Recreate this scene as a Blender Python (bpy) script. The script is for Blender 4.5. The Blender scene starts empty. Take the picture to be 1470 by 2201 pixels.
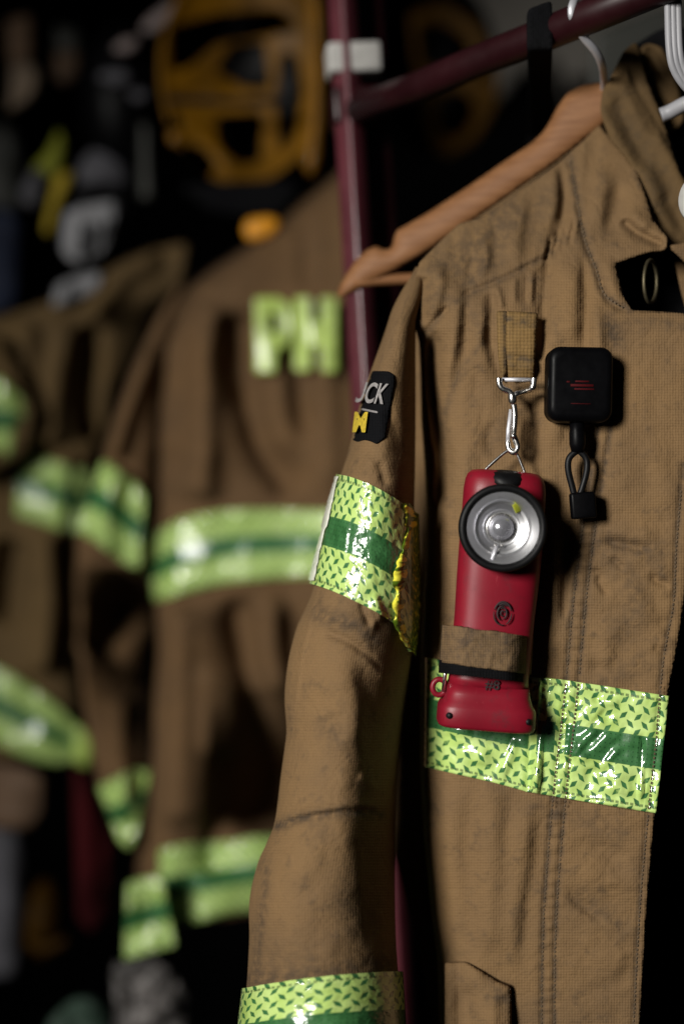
import bpy, bmesh, math, random
import numpy as np
from mathutils import Vector, Matrix
from mathutils.geometry import delaunay_2d_cdt
random.seed(7); RNG = np.random.RandomState(7)
PI = math.pi
scene = bpy.context.scene
COL = scene.collection
# ------------------------------------------------------------------ camera
CZ = 1.45
F = 50.0 / 36.0 * 2201.0
cam_d = bpy.data.cameras.new('camera'); cam = bpy.data.objects.new('camera', cam_d); COL.objects.link(cam)
cam.location = (0, 0, CZ); cam.rotation_euler = (PI / 2, 0, 0)
cam_d.sensor_fit = 'VERTICAL'; cam_d.sensor_height = 36.0; cam_d.sensor_width = 24.0; cam_d.lens = 50.0
cam_d.clip_start = 0.05; cam_d.clip_end = 60
cam_d.dof.use_dof = True; cam_d.dof.focus_distance = 0.945; cam_d.dof.aperture_fstop = 1.5
scene.camera = cam
PXM = 0.93 / F                      # metres per photo pixel at the jacket

def P3(px, py, d):
    """points of the room measured from the photograph: column, row, distance from the lens plane"""
    px = np.asarray(px, float); py = np.asarray(py, float); d = np.asarray(d, float) + 0 * px
    return np.stack([(px - 735.0) / F * d, d, CZ - (py - 1100.5) / F * d], -1)
def V3(px, py, d): return Vector(P3(px, py, d).tolist())

# ------------------------------------------------------------------ noise
_H = np.random.RandomState(3).rand(256, 256)
def vnoise(x, y):
    xi = np.floor(x).astype(int); yi = np.floor(y).astype(int); fx = x - xi; fy = y - yi
    fx = fx * fx * (3 - 2 * fx); fy = fy * fy * (3 - 2 * fy)
    h = lambda a, b: _H[a % 256, b % 256]
    return (h(xi, yi) * (1 - fx) + h(xi + 1, yi) * fx) * (1 - fy) + (h(xi, yi + 1) * (1 - fx) + h(xi + 1, yi + 1) * fx) * fy - 0.5
def fbm(x, y, o=4):
    s = 0; a = 1.0
    for k in range(o):
        s = s + a * vnoise(x * 2 ** k + 17.3 * k, y * 2 ** k + 9.1 * k); a *= 0.5
    return s

# ------------------------------------------------------------------ fold lines
def line_fields(px, py, pts):
    """distance, side (+ is right when the line runs down) and position 0..1 along a polyline"""
    pts = np.asarray(pts, float)
    best = np.full(px.shape, 1e9); sd = np.zeros(px.shape); tt = np.zeros(px.shape)
    seg = pts[1:] - pts[:-1]; L = np.hypot(seg[:, 0], seg[:, 1]); cum = np.concatenate([[0], np.cumsum(L)])
    for i in range(len(seg)):
        vx = px - pts[i, 0]; vy = py - pts[i, 1]
        t = np.clip((vx * seg[i, 0] + vy * seg[i, 1]) / (L[i] ** 2 + 1e-9), 0, 1)
        dx = vx - t * seg[i, 0]; dy = vy - t * seg[i, 1]; d = np.hypot(dx, dy)
        m = d < best
        best = np.where(m, d, best)
        sd = np.where(m, np.sign(seg[i, 1] * vx - seg[i, 0] * vy), sd)
        tt = np.where(m, (cum[i] + t * L[i]) / cum[-1], tt)
    return best, sd, tt
def smooth_line(pts, n=6):
    pts = [tuple(map(float, p)) for p in pts]
    if len(pts) < 3: return pts
    out = []
    for i in range(len(pts) - 1):
        p0 = np.array(pts[max(i - 1, 0)]); p1 = np.array(pts[i]); p2 = np.array(pts[i + 1]); p3 = np.array(pts[min(i + 2, len(pts) - 1)])
        for k in range(n):
            t = k / n
            out.append(tuple(0.5 * ((2 * p1) + (-p0 + p2) * t + (2 * p0 - 5 * p1 + 4 * p2 - p3) * t * t + (-p0 + 3 * p1 - 3 * p2 + p3) * t ** 3)))
    out.append(pts[-1]); return out
def fold(pts, amp, wl, wr=None, taper=0.25, kind='ridge'):
    return (smooth_line(pts), amp, wl, wl if wr is None else wr, taper, kind)
def fold_height(px, py, folds):
    h = np.zeros(px.shape)
    for pts, amp, wl, wr, taper, kind in folds:
        d, sd, t = line_fields(px, py, pts)
        w = np.where(sd > 0, wr, wl)
        e = np.ones(px.shape)
        if taper > 0: e = np.clip(np.minimum(t, 1 - t) / taper, 0, 1); e = e * e * (3 - 2 * e)
        if kind == 'ridge': h += amp * e * np.exp(-(d / w) ** 2)
        elif kind == 'facet':      # a small flat facet: amp = (slope across, slope down), wl = half width
            p0 = np.array(pts[0]); p1 = np.array(pts[-1]); c0 = 0.5 * (p0 + p1); v = p1 - p0; L = np.hypot(*v); v = v / L
            dx = px - c0[0]; dy = py - c0[1]; al = dx * v[0] + dy * v[1]; ac = -dx * v[1] + dy * v[0]
            wdw = np.exp(-(al / (0.60 * L)) ** 6) * np.exp(-(ac / (wl * 1.35)) ** 6); h += (amp[0] * dx + amp[1] * dy) * wdw
        elif kind == 'step':       # a lapped edge: high on the left of the line (running down), falling off over wl
            h += amp * e * np.where(sd > 0, np.exp(-(d / wr) ** 2), np.exp(-d / wl))
    return h
def grime_at(px, py, marks):
    g = np.zeros(px.shape)
    for pts, w, s in marks:
        d, sd, t = line_fields(px, py, smooth_line(pts)); g = np.maximum(g, s * np.exp(-(d / w) ** 2))
    return g

# ------------------------------------------------------------------ objects
def link_mesh(name, verts, faces, mat, parent=None, uvs=None, grime=None, smooth=True):
    me = bpy.data.meshes.new(name)
    me.from_pydata([tuple(v) for v in verts], [], [tuple(int(i) for i in f) for f in faces]); me.update()
    if uvs is not None:
        lay = me.uv_layers.new(name='UVMap')
        idx = np.empty(len(me.loops), int); me.loops.foreach_get('vertex_index', idx)
        lay.data.foreach_set('uv', np.asarray(uvs, float)[idx].ravel())
    at = me.attributes.new('grime', 'FLOAT', 'POINT')
    if grime is not None: at.data.foreach_set('value', np.asarray(grime, float))
    if smooth: me.polygons.foreach_set('use_smooth', [True] * len(me.polygons))
    o = bpy.data.objects.new(name, me); COL.objects.link(o)
    if mat: me.materials.append(mat)
    if parent:
        o.parent = parent
        o.matrix_parent_inverse = Matrix.Translation(-parent.location) if parent.rotation_euler[1] == 0 and parent.rotation_euler[2] == 0 else Matrix.Identity(4)
    return o
def thing(name, label, cat, loc=(0, 0, 0), group=None, rot=None):
    o = bpy.data.objects.new(name, None); COL.objects.link(o); o.location = loc; o.empty_display_size = 0.02
    if rot: o.rotation_euler = rot
    o['label'] = label; o['category'] = cat
    if group: o['group'] = group
    return o
def tag(o, label, cat, group=None):
    o['label'] = label; o['category'] = cat
    if group: o['group'] = group
    return o
def thicken(o, t):
    m = o.modifiers.new('cloth', 'SOLIDIFY'); m.thickness = t; m.offset = -1.0; return o

def dense(outline, step, smooth=2):
    pts = np.asarray(outline, float); out = []
    for i in range(len(pts)):
        a = pts[i]; b = pts[(i + 1) % len(pts)]; n = max(1, int(round(np.hypot(*(b - a)) / step)))
        for k in range(n): out.append(a + (b - a) * k / n)
    out = np.array(out)
    for _ in range(smooth): out = 0.25 * np.roll(out, 1, 0) + 0.5 * out + 0.25 * np.roll(out, -1, 0)
    return out
def inside(px, py, poly):
    c = np.zeros(px.shape, bool); n = len(poly)
    for i in range(n):
        x1, y1 = poly[i]; x2, y2 = poly[(i + 1) % n]
        if y1 == y2: continue
        m = ((y1 > py) != (y2 > py)) & (px < (x2 - x1) * (py - y1) / (y2 - y1) + x1); c ^= m
    return c
def dist_poly(px, py, poly):
    b = np.full(px.shape, 1e9); n = len(poly)
    for i in range(n):
        x1, y1 = poly[i]; x2, y2 = poly[(i + 1) % n]; sx = x2 - x1; sy = y2 - y1; L = sx * sx + sy * sy + 1e-9
        t = np.clip(((px - x1) * sx + (py - y1) * sy) / L, 0, 1)
        b = np.minimum(b, np.hypot(px - x1 - t * sx, py - y1 - t * sy))
    return b
def panel(name, outline, depth, mat, parent=None, step=7, smooth=2, folds=(), marks=(), edge=(0, 1), noise=(0, 1), thick=0.002, scale=None, rot=0.0, holes=()):
    """a piece of cloth or sheet with the given outline, its surface at depth(px,py), folds raised towards the front"""
    poly = dense(outline, step, smooth)
    x0, y0 = poly.min(0); x1, y1 = poly.max(0)
    gx, gy = np.meshgrid(np.arange(x0, x1, step), np.arange(y0, y1, step * 0.866))
    gx = gx + (np.arange(gx.shape[0]) % 2)[:, None] * step * 0.5
    gx = gx.ravel(); gy = gy.ravel()
    m = inside(gx, gy, poly); gx, gy = gx[m], gy[m]
    m = dist_poly(gx, gy, poly) > step * 0.55; gx, gy = gx[m], gy[m]
    hp = [dense(h_, step, 2) for h_ in holes]; edges = []
    for h_ in hp:
        m = ~inside(gx, gy, h_) & (dist_poly(gx, gy, h_) > step * 0.5); gx, gy = gx[m], gy[m]
    base = len(poly); allp = [poly]
    for h_ in hp:
        edges += [(base + i, base + (i + 1) % len(h_)) for i in range(len(h_))]; base += len(h_); allp.append(h_)
    allp = np.concatenate(allp + [np.stack([gx, gy], -1)])
    vs, es, fs, *_ = delaunay_2d_cdt([Vector(p) for p in allp.tolist()], edges, [list(range(len(poly)))], 1, 1e-5)
    if hp:
        cx = np.array([sum(vs[i][0] for i in f) / len(f) for f in fs]); cy = np.array([sum(vs[i][1] for i in f) / len(f) for f in fs]); bad = np.zeros(len(fs), bool)
        for h_ in hp: bad |= inside(cx, cy, h_)
        fs = [f for f, q in zip(fs, bad) if not q]
    px = np.array([v[0] for v in vs]); py = np.array([v[1] for v in vs])
    d = np.asarray(depth(px, py), float) + 0 * px
    h = fold_height(px, py, folds) + noise[0] * fbm(px / noise[1], py / noise[1])
    if edge[0]:
        h = h - edge[0] * np.exp(-dist_poly(px, py, poly) / edge[1])
    k = np.mean(d) / F
    co = P3(px, py, d - h * k)
    faces = []
    for f in fs:
        a, b, c = f[0], f[1], f[2]
        # want the normal towards the camera (-Y): in (px, py-down) this is the counter-clockwise order on screen
        s = (px[b] - px[a]) * (py[c] - py[a]) - (px[c] - px[a]) * (py[b] - py[a])
        faces.append(tuple(f) if s < 0 else tuple(reversed(f)))
    c, s = math.cos(rot), math.sin(rot)
    kk = k if scale is None else scale
    uv = np.stack([(px * c + py * s) * kk, (-px * s + py * c) * kk], -1)
    o = link_mesh(name, co, faces, mat, parent, uv, grime_at(px, py, marks) if marks else None)
    if thick: thicken(o, thick)
    return o
def patch(name, top, bot, depth, mat, parent=None, nu=80, nv=26, folds=(), noise=(0, 1), thick=0.0012, width=0.076, u0=0.0):
    """a strip between two lines, with its own length/width coordinates"""
    def resample(l):
        l = np.array(smooth_line(l)); s = np.concatenate([[0], np.cumsum(np.hypot(*np.diff(l, axis=0).T))]); u = np.linspace(0, s[-1], nu)
        return np.stack([np.interp(u, s, l[:, 0]), np.interp(u, s, l[:, 1])], -1)
    A = resample(top); B = resample(bot); v = np.linspace(0, 1, nv)
    G = A[None] * (1 - v[:, None, None]) + B[None] * v[:, None, None]
    px = G[..., 0].ravel(); py = G[..., 1].ravel()
    d = depth(px, py); h = fold_height(px, py, folds) + noise[0] * fbm(px / noise[1], py / noise[1])
    co = P3(px, py, d - h * np.mean(d) / F)
    M = 0.5 * (A + B); s = np.concatenate([[0], np.cumsum(np.hypot(*np.diff(M, axis=0).T))]) * np.mean(d) / F + u0
    uv = np.stack([np.tile(s, nv), np.repeat(1 - v, nu) * width], -1)
    faces = []
    for j in range(nv - 1):
        for i in range(nu - 1):
            a = j * nu + i; faces.append((a, a + nu, a + nu + 1, a + 1))
    o = link_mesh(name, co, faces, mat, parent, uv)
    if thick: thicken(o, thick)
    return o
class Tube:
    """a hanging sleeve: left and right outline per row, depth of its axis and half depth"""
    def __init__(s, left, right, dc, hd, folds=(), noise=(0, 1)):
        s.l = np.array(smooth_line(left)); s.r = np.array(smooth_line(right)); s.dc = np.array(dc, float); s.hd = np.array(hd, float); s.folds = folds; s.noise = noise; s.skew = 0.038
    def px(s, th, y):
        a = np.interp(y, s.l[:, 1], s.l[:, 0]); b = np.interp(y, s.r[:, 1], s.r[:, 0])
        return 0.5 * (a + b) + 0.5 * (b - a) * np.cos(th)
    def pos(s, th, y, off=0.0, extra=()):
        x = s.px(th, y); sn = np.sin(th)
        d = s.skew * np.clip(np.cos(th) - 0.05, 0, 1) ** 2.0 * (0.06 + 0.94 * np.clip((y - 1330) / 250, 0, 1) * (1 - 0.97 * np.clip((y - 1820) / 260, 0, 1))) * np.clip((y - 640) / 200, 0, 1) + np.interp(y, s.dc[:, 0], s.dc[:, 1]) - (np.interp(y, s.hd[:, 0], s.hd[:, 1]) + off) * np.sign(sn) * np.abs(sn) ** 0.9
        h = (fold_height(x, y, list(s.folds) + list(extra)) + s.noise[0] * fbm(x / s.noise[1], y / s.noise[1])) * np.sqrt(np.clip(sn, 0, 1))
        x2 = x + off / PXM * np.cos(th)
        return P3(x2, y, d - h * PXM), x
    def build(s, name, y0, y1, mat, parent, step=7, nth=110, marks=()):
        ys = np.arange(y0, y1, step); n = len(ys)
        # more samples on the front half
        th = np.concatenate([np.linspace(0, PI, int(nth * .72), endpoint=False), np.linspace(PI, 2 * PI, nth - int(nth * .72), endpoint=False)])
        T, Y = np.meshgrid(th, ys); co, x = s.pos(T.ravel(), Y.ravel())
        uv = np.stack([T.ravel() * 0.045, Y.ravel() * PXM], -1)
        faces = []
        for j in range(n - 1):
            for i in range(nth):
                i2 = (i + 1) % nth
                faces.append((j * nth + i, j * nth + i2, (j + 1) * nth + i2, (j + 1) * nth + i))
        g = grime_at(x, Y.ravel(), marks) if marks else None
        faces = [tuple(reversed(f)) for f in faces] if not TUBE_FLIP else faces
        return link_mesh(name, co, faces, mat, parent, uv, g)
    def band(s, name, top, bot, mat, parent, off=0.0032, nth=150, nv=26, th0=-0.55, th1=PI + 0.6, width=0.076, extra=(), noise=(0, 1)):
        top = np.array(smooth_line(top)); bot = np.array(smooth_line(bot))
        T, Vv = np.meshgrid(np.linspace(th1, th0, nth), np.linspace(0, 1, nv)); T = T.ravel(); Vv = Vv.ravel()
        y = np.full(T.shape, 0.5 * (top[:, 1].mean() + bot[:, 1].mean()))
        for _ in range(5):
            x = s.px(T, y); y = np.interp(x, top[:, 0], top[:, 1]) * (1 - Vv) + np.interp(x, bot[:, 0], bot[:, 1]) * Vv
        co, x = s.pos(T, y, off, extra)
        h = noise[0] * fbm(x / noise[1], y / noise[1]) * np.clip(np.sin(T), 0, 1) * PXM
        co[:, 1] -= h
        uv = np.stack([(th1 - T) * 0.042, (1 - Vv) * width], -1)
        faces = []
        for j in range(nv - 1):
            for i in range(nth - 1):
                a = j * nth + i; faces.append((a, a + nth, a + nth + 1, a + 1))
        return link_mesh(name, co, faces, mat, parent, uv)
TUBE_FLIP = True

def sweep(name, path, radius, mat, parent=None, n=12, flat=1.0, closed=False, cap=True):
    """a wire or rod along a path; radius a number or one per point"""
    pts = [Vector(p) for p in path]; N = len(pts); rad = radius if hasattr(radius, '__len__') else [radius] * N
    verts = []; faces = []; ref = None
    for i, p in enumerate(pts):
        if closed: t = pts[(i + 1) % N] - pts[i - 1]
        else: t = pts[min(i + 1, N - 1)] - pts[max(i - 1, 0)]
        t.normalize()
        if ref is None:
            ref = Vector((0, -1, 0)); ref = ref - t * ref.dot(t)
            if ref.length < 0.2: ref = Vector((0, 0, 1)) - t * t.z
        ref = (ref - t * ref.dot(t)).normalized(); b = t.cross(ref)
        for k in range(n):
            a = 2 * PI * k / n; verts.append(p + ref * math.cos(a) * rad[i] * flat + b * math.sin(a) * rad[i])
    R = N if closed else N - 1
    for i in range(R):
        for k in range(n):
            a = i * n + k; b = i * n + (k + 1) % n; c = ((i + 1) % N) * n + (k + 1) % n; d = ((i + 1) % N) * n + k
            faces.append((a, b, c, d))
    if cap and not closed:
        faces.append(tuple(reversed(range(n)))); faces.append(tuple(range((N - 1) * n, N * n)))
    return link_mesh(name, verts, faces, mat, parent)
def curve3(pts, n=8):
    """smooth 3-D path through points"""
    P = [Vector(p) for p in pts]; out = []
    for i in range(len(P) - 1):
        p0 = P[max(i - 1, 0)]; p1 = P[i]; p2 = P[i + 1]; p3 = P[min(i + 2, len(P) - 1)]
        for k in range(n):
            t = k / n; out.append(0.5 * ((2 * p1) + (p2 - p0) * t + (2 * p0 - 5 * p1 + 4 * p2 - p3) * t * t + (3 * p1 - p0 - 3 * p2 + p3) * t ** 3))
    out.append(P[-1]); return out
def lathe(name, prof, mat, parent, M=None, n=48):
    """profile of (radius, depth towards the viewer = -y) turned about the y axis"""
    M = M or Matrix.Identity(4); verts = []; faces = []
    for r, y in prof:
        for k in range(n):
            a = 2 * PI * k / n; verts.append(M @ Vector((r * math.cos(a), y, r * math.sin(a))))
    for j in range(len(prof) - 1):
        for k in range(n):
            faces.append((j * n + k, j * n + (k + 1) % n, (j + 1) * n + (k + 1) % n, (j + 1) * n + k))
    return link_mesh(name, verts, faces, mat, parent)
def box(name, c, s, mat, parent, bev=0.001, seg=3, R=None):
    bm = bmesh.new(); bmesh.ops.create_cube(bm, size=1.0)
    for v in bm.verts: v.co = Vector((v.co.x * s[0], v.co.y * s[1], v.co.z * s[2]))
    bmesh.ops.bevel(bm, geom=bm.edges[:], offset=bev, segments=seg, profile=0.5, affect='EDGES')
    Mx = Matrix.Translation(Vector(c)) @ (R.to_4x4() if R else Matrix.Identity(4)); bm.transform(Mx)
    bm.normal_update(); vs = [v.co.copy() for v in bm.verts]; idx = {v: i for i, v in enumerate(bm.verts)}; fs = [[idx[v] for v in f.verts] for f in bm.faces]; bm.free()
    return link_mesh(name, vs, fs, mat, parent)
def lettering(name, text, size, mapper, mat, parent, shear=0.0, grid=0.2, bold=0.0, align='LEFT'):
    cu = bpy.data.curves.new(name, 'FONT'); cu.body = text; cu.size = 1.0; cu.shear = shear; cu.offset = bold; cu.align_x = align
    ob = bpy.data.objects.new(name, cu); COL.objects.link(ob)
    dg = bpy.context.evaluated_depsgraph_get(); me = bpy.data.meshes.new_from_object(ob.evaluated_get(dg)); bpy.data.objects.remove(ob); bpy.data.curves.remove(cu)
    bm = bmesh.new(); bm.from_mesh(me); bpy.data.meshes.remove(me)
    xs = [v.co.x for v in bm.verts]; ys = [v.co.y for v in bm.verts]
    for ax, lo, hi in ((0, min(xs), max(xs)), (1, min(ys), max(ys))):
        t = lo + grid * 0.5
        while t < hi:
            co = (t, 0, 0) if ax == 0 else (0, t, 0); no = (1, 0, 0) if ax == 0 else (0, 1, 0)
            bmesh.ops.bisect_plane(bm, geom=bm.verts[:] + bm.edges[:] + bm.faces[:], plane_co=co, plane_no=no); t += grid
    bmesh.ops.triangulate(bm, faces=bm.faces[:]); bmesh.ops.remove_doubles(bm, verts=bm.verts[:], dist=1e-5)
    idx = {v: i for i, v in enumerate(bm.verts)}
    vs = [mapper(v.co.x * size, v.co.y * size) for v in bm.verts]; fs = [[idx[v] for v in f.verts] for f in bm.faces]; bm.free()
    return link_mesh(name, vs, fs, mat, parent, smooth=False)

# ------------------------------------------------------------------ materials
def new_mat(name):
    m = bpy.data.materials.new(name); m.use_nodes = True; nt = m.node_tree; nt.nodes.clear()
    out = nt.nodes.new('ShaderNodeOutputMaterial'); b = nt.nodes.new('ShaderNodeBsdfPrincipled'); nt.links.new(b.outputs[0], out.inputs[0])
    return m, nt, b
class N:
    def __init__(s, nt): s.nt = nt
    def put(s, sock, v):
        if hasattr(v, 'links') or hasattr(v, 'is_linked'): s.nt.links.new(v, sock)
        else: sock.default_value = v
    def math(s, op, a, b=0.0, c=None, clamp=False):
        n = s.nt.nodes.new('ShaderNodeMath'); n.operation = op; n.use_clamp = clamp; s.put(n.inputs[0], a); s.put(n.inputs[1], b)
        if c is not None: s.put(n.inputs[2], c)
        return n.outputs[0]
    def mix(s, f, a, b, mode='MIX'):
        n = s.nt.nodes.new('ShaderNodeMix'); n.data_type = 'RGBA'; n.blend_type = mode; s.put(n.inputs[0], f); s.put(n.inputs[6], a); s.put(n.inputs[7], b); return n.outputs[2]
    def noise(s, vec, scale, detail=4, rough=0.55):
        n = s.nt.nodes.new('ShaderNodeTexNoise'); n.inputs['Scale'].default_value = scale; n.inputs['Detail'].default_value = detail; n.inputs['Roughness'].default_value = rough
        if vec is not None: s.nt.links.new(vec, n.inputs['Vector'])
        return n.outputs[0]
    def ramp(s, v, lo, hi):
        n = s.nt.nodes.new('ShaderNodeMapRange'); n.interpolation_type = 'SMOOTHSTEP'; s.put(n.inputs[0], v); n.inputs[1].default_value = lo; n.inputs[2].default_value = hi; return n.outputs[0]
    def coord(s, which): return s.nt.nodes.new('ShaderNodeTexCoord').outputs[which]
    def xyz(s, v):
        n = s.nt.nodes.new('ShaderNodeSeparateXYZ'); s.nt.links.new(v, n.inputs[0]); return n.outputs
    def bump(s, h, strength, dist, normal=None):
        n = s.nt.nodes.new('ShaderNodeBump'); n.inputs['Strength'].default_value = strength; n.inputs['Distance'].default_value = dist; s.nt.links.new(h, n.inputs['Height'])
        if normal is not None: s.nt.links.new(normal, n.inputs['Normal'])
        return n.outputs[0]
    def attr(s, name):
        n = s.nt.nodes.new('ShaderNodeAttribute'); n.attribute_name = name; return n.outputs['Fac']
def C(r, g, b): return (r, g, b, 1.0)
def cloth(name, base, dirt, pitch=0.0019, weave=0.14, rough=0.85, patch=0.5, spec=0.2):
    m, nt, b = new_mat(name); n = N(nt); uv = n.coord('UV'); x, y, z = n.xyz(uv)
    # woven threads, slightly uneven
    wob = n.noise(uv, 220, 2)
    sx = n.math('SINE', n.math('MULTIPLY_ADD', x, 2 * PI / pitch, n.math('MULTIPLY', wob, 3.0)))
    sy = n.math('SINE', n.math('MULTIPLY_ADD', y, 2 * PI / pitch, n.math('MULTIPLY', wob, 3.0)))
    wv = n.math('MULTIPLY', n.math('ADD', sx, sy), 0.25)
    big = n.noise(uv, 14, 5, 0.6); mid = n.noise(uv, 70, 5, 0.65); fine = n.noise(uv, 900, 3, 0.7)
    col = n.mix(n.ramp(big, 0.3, 0.72), C(*base), C(base[0] * 0.80, base[1] * 0.82, base[2] * 0.9))
    col = n.mix(n.math('MULTIPLY', n.ramp(mid, 0.52, 0.75), patch), col, C(*dirt))
    g = n.attr('grime'); gm = n.math('MULTIPLY', g, n.ramp(n.noise(uv, 160, 4), 0.25, 0.65), clamp=True)
    col = n.mix(gm, col, C(*dirt))
    k = n.math('ADD', n.math('MULTIPLY', wv, weave), n.math('MULTIPLY', n.math('SUBTRACT', fine, 0.5), 0.35))
    k = n.math('ADD', k, 1.0)
    cb = nt.nodes.new('ShaderNodeCombineColor'); [nt.links.new(k, cb.inputs[i]) for i in range(3)]
    col = n.mix(1.0, col, cb.outputs[0], 'MULTIPLY')
    nt.links.new(col, b.inputs['Base Color']); b.inputs['Roughness'].default_value = rough; b.inputs['Specular IOR Level'].default_value = spec
    cr = n.math('ABSOLUTE', n.math('SUBTRACT', n.noise(uv, 34, 3, 0.5), 0.5)); cr2 = n.math('ABSOLUTE', n.math('SUBTRACT', n.noise(uv, 95, 3, 0.5), 0.5))
    crz = n.math('ADD', n.ramp(cr, 0.0, 0.06), n.math('MULTIPLY', n.ramp(cr2, 0.0, 0.08), 0.35))
    nb = n.bump(mid, 0.35, 0.004); nb = n.bump(crz, 0.13, 0.0022, nb); nb = n.bump(wv, 0.45, 0.0006, nb); nt.links.new(nb, b.inputs['Normal'])
    return m
def plain(name, base, rough=0.5, metal=0.0, spec=0.5, var=0.25, scale=40, bump=0.0, coat=0.0, edge=None):
    m, nt, b = new_mat(name); n = N(nt); o = n.coord('Object'); v = n.noise(o, scale, 5, 0.6)
    dark = tuple(c * (1 - var) for c in base); lite = tuple(min(1, c * (1 + var * 0.5)) for c in base)
    nt.links.new(n.mix(n.ramp(v, 0.3, 0.7), C(*dark), C(*lite)), b.inputs['Base Color'])
    b.inputs['Roughness'].default_value = rough; b.inputs['Metallic'].default_value = metal; b.inputs['Specular IOR Level'].default_value = spec; b.inputs['Coat Weight'].default_value = coat; b.inputs['Coat Roughness'].default_value = 0.12
    nt.links.new(n.math('ADD', n.math('MULTIPLY', n.math('SUBTRACT', n.noise(o, scale * 4, 4), 0.5), 0.25), rough, clamp=True), b.inputs['Roughness'])
    if bump: nt.links.new(n.bump(n.noise(o, scale * 6, 4), bump, 0.001), b.inputs['Normal'])
    return m
def tape_mat(name, width=0.076, cell=0.0070, crinkle=0.5, yellow=None, gaps=(), coat=0.9):
    """reflective trim: lime with dark diamond tread marks, a dark green stripe along the middle, glossy film on top"""
    m, nt, b = new_mat(name); n = N(nt); uv = n.coord('UV'); x, y, z = n.xyz(uv)
    X = n.math('DIVIDE', n.math('ADD', x, y), cell * 1.41421); Y = n.math('DIVIDE', n.math('SUBTRACT', y, x), cell * 1.41421)
    fx = n.math('SUBTRACT', n.math('FRACT', X), 0.5); fy = n.math('SUBTRACT', n.math('FRACT', Y), 0.5)
    par = n.math('MODULO', n.math('ADD', n.math('FLOOR', X), n.math('ADD', n.math('FLOOR', Y), 1000.0)), 2.0)
    sel = n.math('GREATER_THAN', par, 0.5); isel = n.math('SUBTRACT', 1.0, sel)
    a = n.math('ADD', n.math('MULTIPLY', fx, sel), n.math('MULTIPLY', fy, isel))
    c = n.math('ADD', n.math('MULTIPLY', fy, sel), n.math('MULTIPLY', fx, isel))
    d = n.math('ADD', n.math('DIVIDE', n.math('ABSOLUTE', a), 0.58), n.math('DIVIDE', n.math('ABSOLUTE', c), 0.25))
    dia = n.math('SUBTRACT', 1.0, n.ramp(d, 0.78, 1.12))
    wear = n.noise(uv, 160, 4, 0.6)
    dia = n.math('MULTIPLY', dia, n.ramp(wear, 0.2, 0.45))
    lime = n.mix(n.ramp(n.noise(uv, 60, 4), 0.3, 0.7), C(0.43, 0.61, 0.15), C(0.54, 0.71, 0.24))
    green = n.mix(n.ramp(n.noise(uv, 90, 4), 0.3, 0.7), C(0.028, 0.115, 0.032), C(0.05, 0.175, 0.055))
    col = n.mix(dia, lime, green)
    vv = n.math('DIVIDE', y, width)
    st = n.math('MULTIPLY', n.ramp(vv, 0.365, 0.372), n.math('SUBTRACT', 1.0, n.ramp(vv, 0.628, 0.635)))
    for lo, hi in gaps:
        gp = n.math('MULTIPLY', n.math('GREATER_THAN', x, lo), n.math('LESS_THAN', x, hi)); st = n.math('MULTIPLY', st, n.math('SUBTRACT', 1.0, gp))
    # tiny punched dots in the stripe
    ds = 0.0032
    dx = n.math('SUBTRACT', n.math('FRACT', n.math('DIVIDE', x, ds)), 0.5); dy = n.math('SUBTRACT', n.math('FRACT', n.math('DIVIDE', y, ds)), 0.5)
    dr = n.math('SQRT', n.math('ADD', n.math('MULTIPLY', dx, dx), n.math('MULTIPLY', dy, dy)))
    dots = n.math('SUBTRACT', 1.0, n.ramp(dr, 0.10, 0.22))
    g2 = n.mix(n.math('MULTIPLY', dots, 0.6), green, C(0.008, 0.04, 0.014))
    col = n.mix(st, col, g2)
    if yellow:
        f = n.ramp(x, *yellow); sp = n.ramp(n.noise(uv, 330, 3, 0.6), 0.5, 0.62)
        ye = n.mix(sp, C(0.12, 0.24, 0.02), C(0.85, 0.80, 0.05)); col = n.mix(n.math('MULTIPLY', f, 0.95), col, ye)  # bright yellow specks paint glints into the tape colour
    # stitching runs near both edges
    for e in (0.045, 0.955):
        ln = n.math('SUBTRACT', 1.0, n.ramp(n.math('ABSOLUTE', n.math('SUBTRACT', vv, e)), 0.006, 0.016))
        dash = n.math('GREATER_THAN', n.math('FRACT', n.math('DIVIDE', x, 0.0034)), 0.35)
        col = n.mix(n.math('MULTIPLY', n.math('MULTIPLY', ln, dash), 0.7), col, C(0.03, 0.06, 0.02))
    nt.links.new(col, b.inputs['Base Color']); b.inputs['Roughness'].default_value = 0.5
    b.inputs['Specular IOR Level'].default_value = 0.35; b.inputs['Coat Weight'].default_value = coat; b.inputs['Coat Roughness'].default_value = 0.09; b.inputs['Coat IOR'].default_value = 2.0
    h1 = n.noise(uv, 75, 3, 0.5); h2 = n.noise(uv, 260, 3, 0.6)
    hh = n.math('ADD', n.math('MULTIPLY', h1, 0.75), n.math('MULTIPLY', h2, 0.25)); hh = n.math('ADD', hh, n.math('MULTIPLY', dia, -0.05))
    nb = n.bump(hh, crinkle, 0.004); nt.links.new(nb, b.inputs['Normal']); nt.links.new(nb, b.inputs['Coat Normal'])
    return m
TAN = (0.176, 0.105, 0.046); DIRT = (0.045, 0.033, 0.023)
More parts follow.
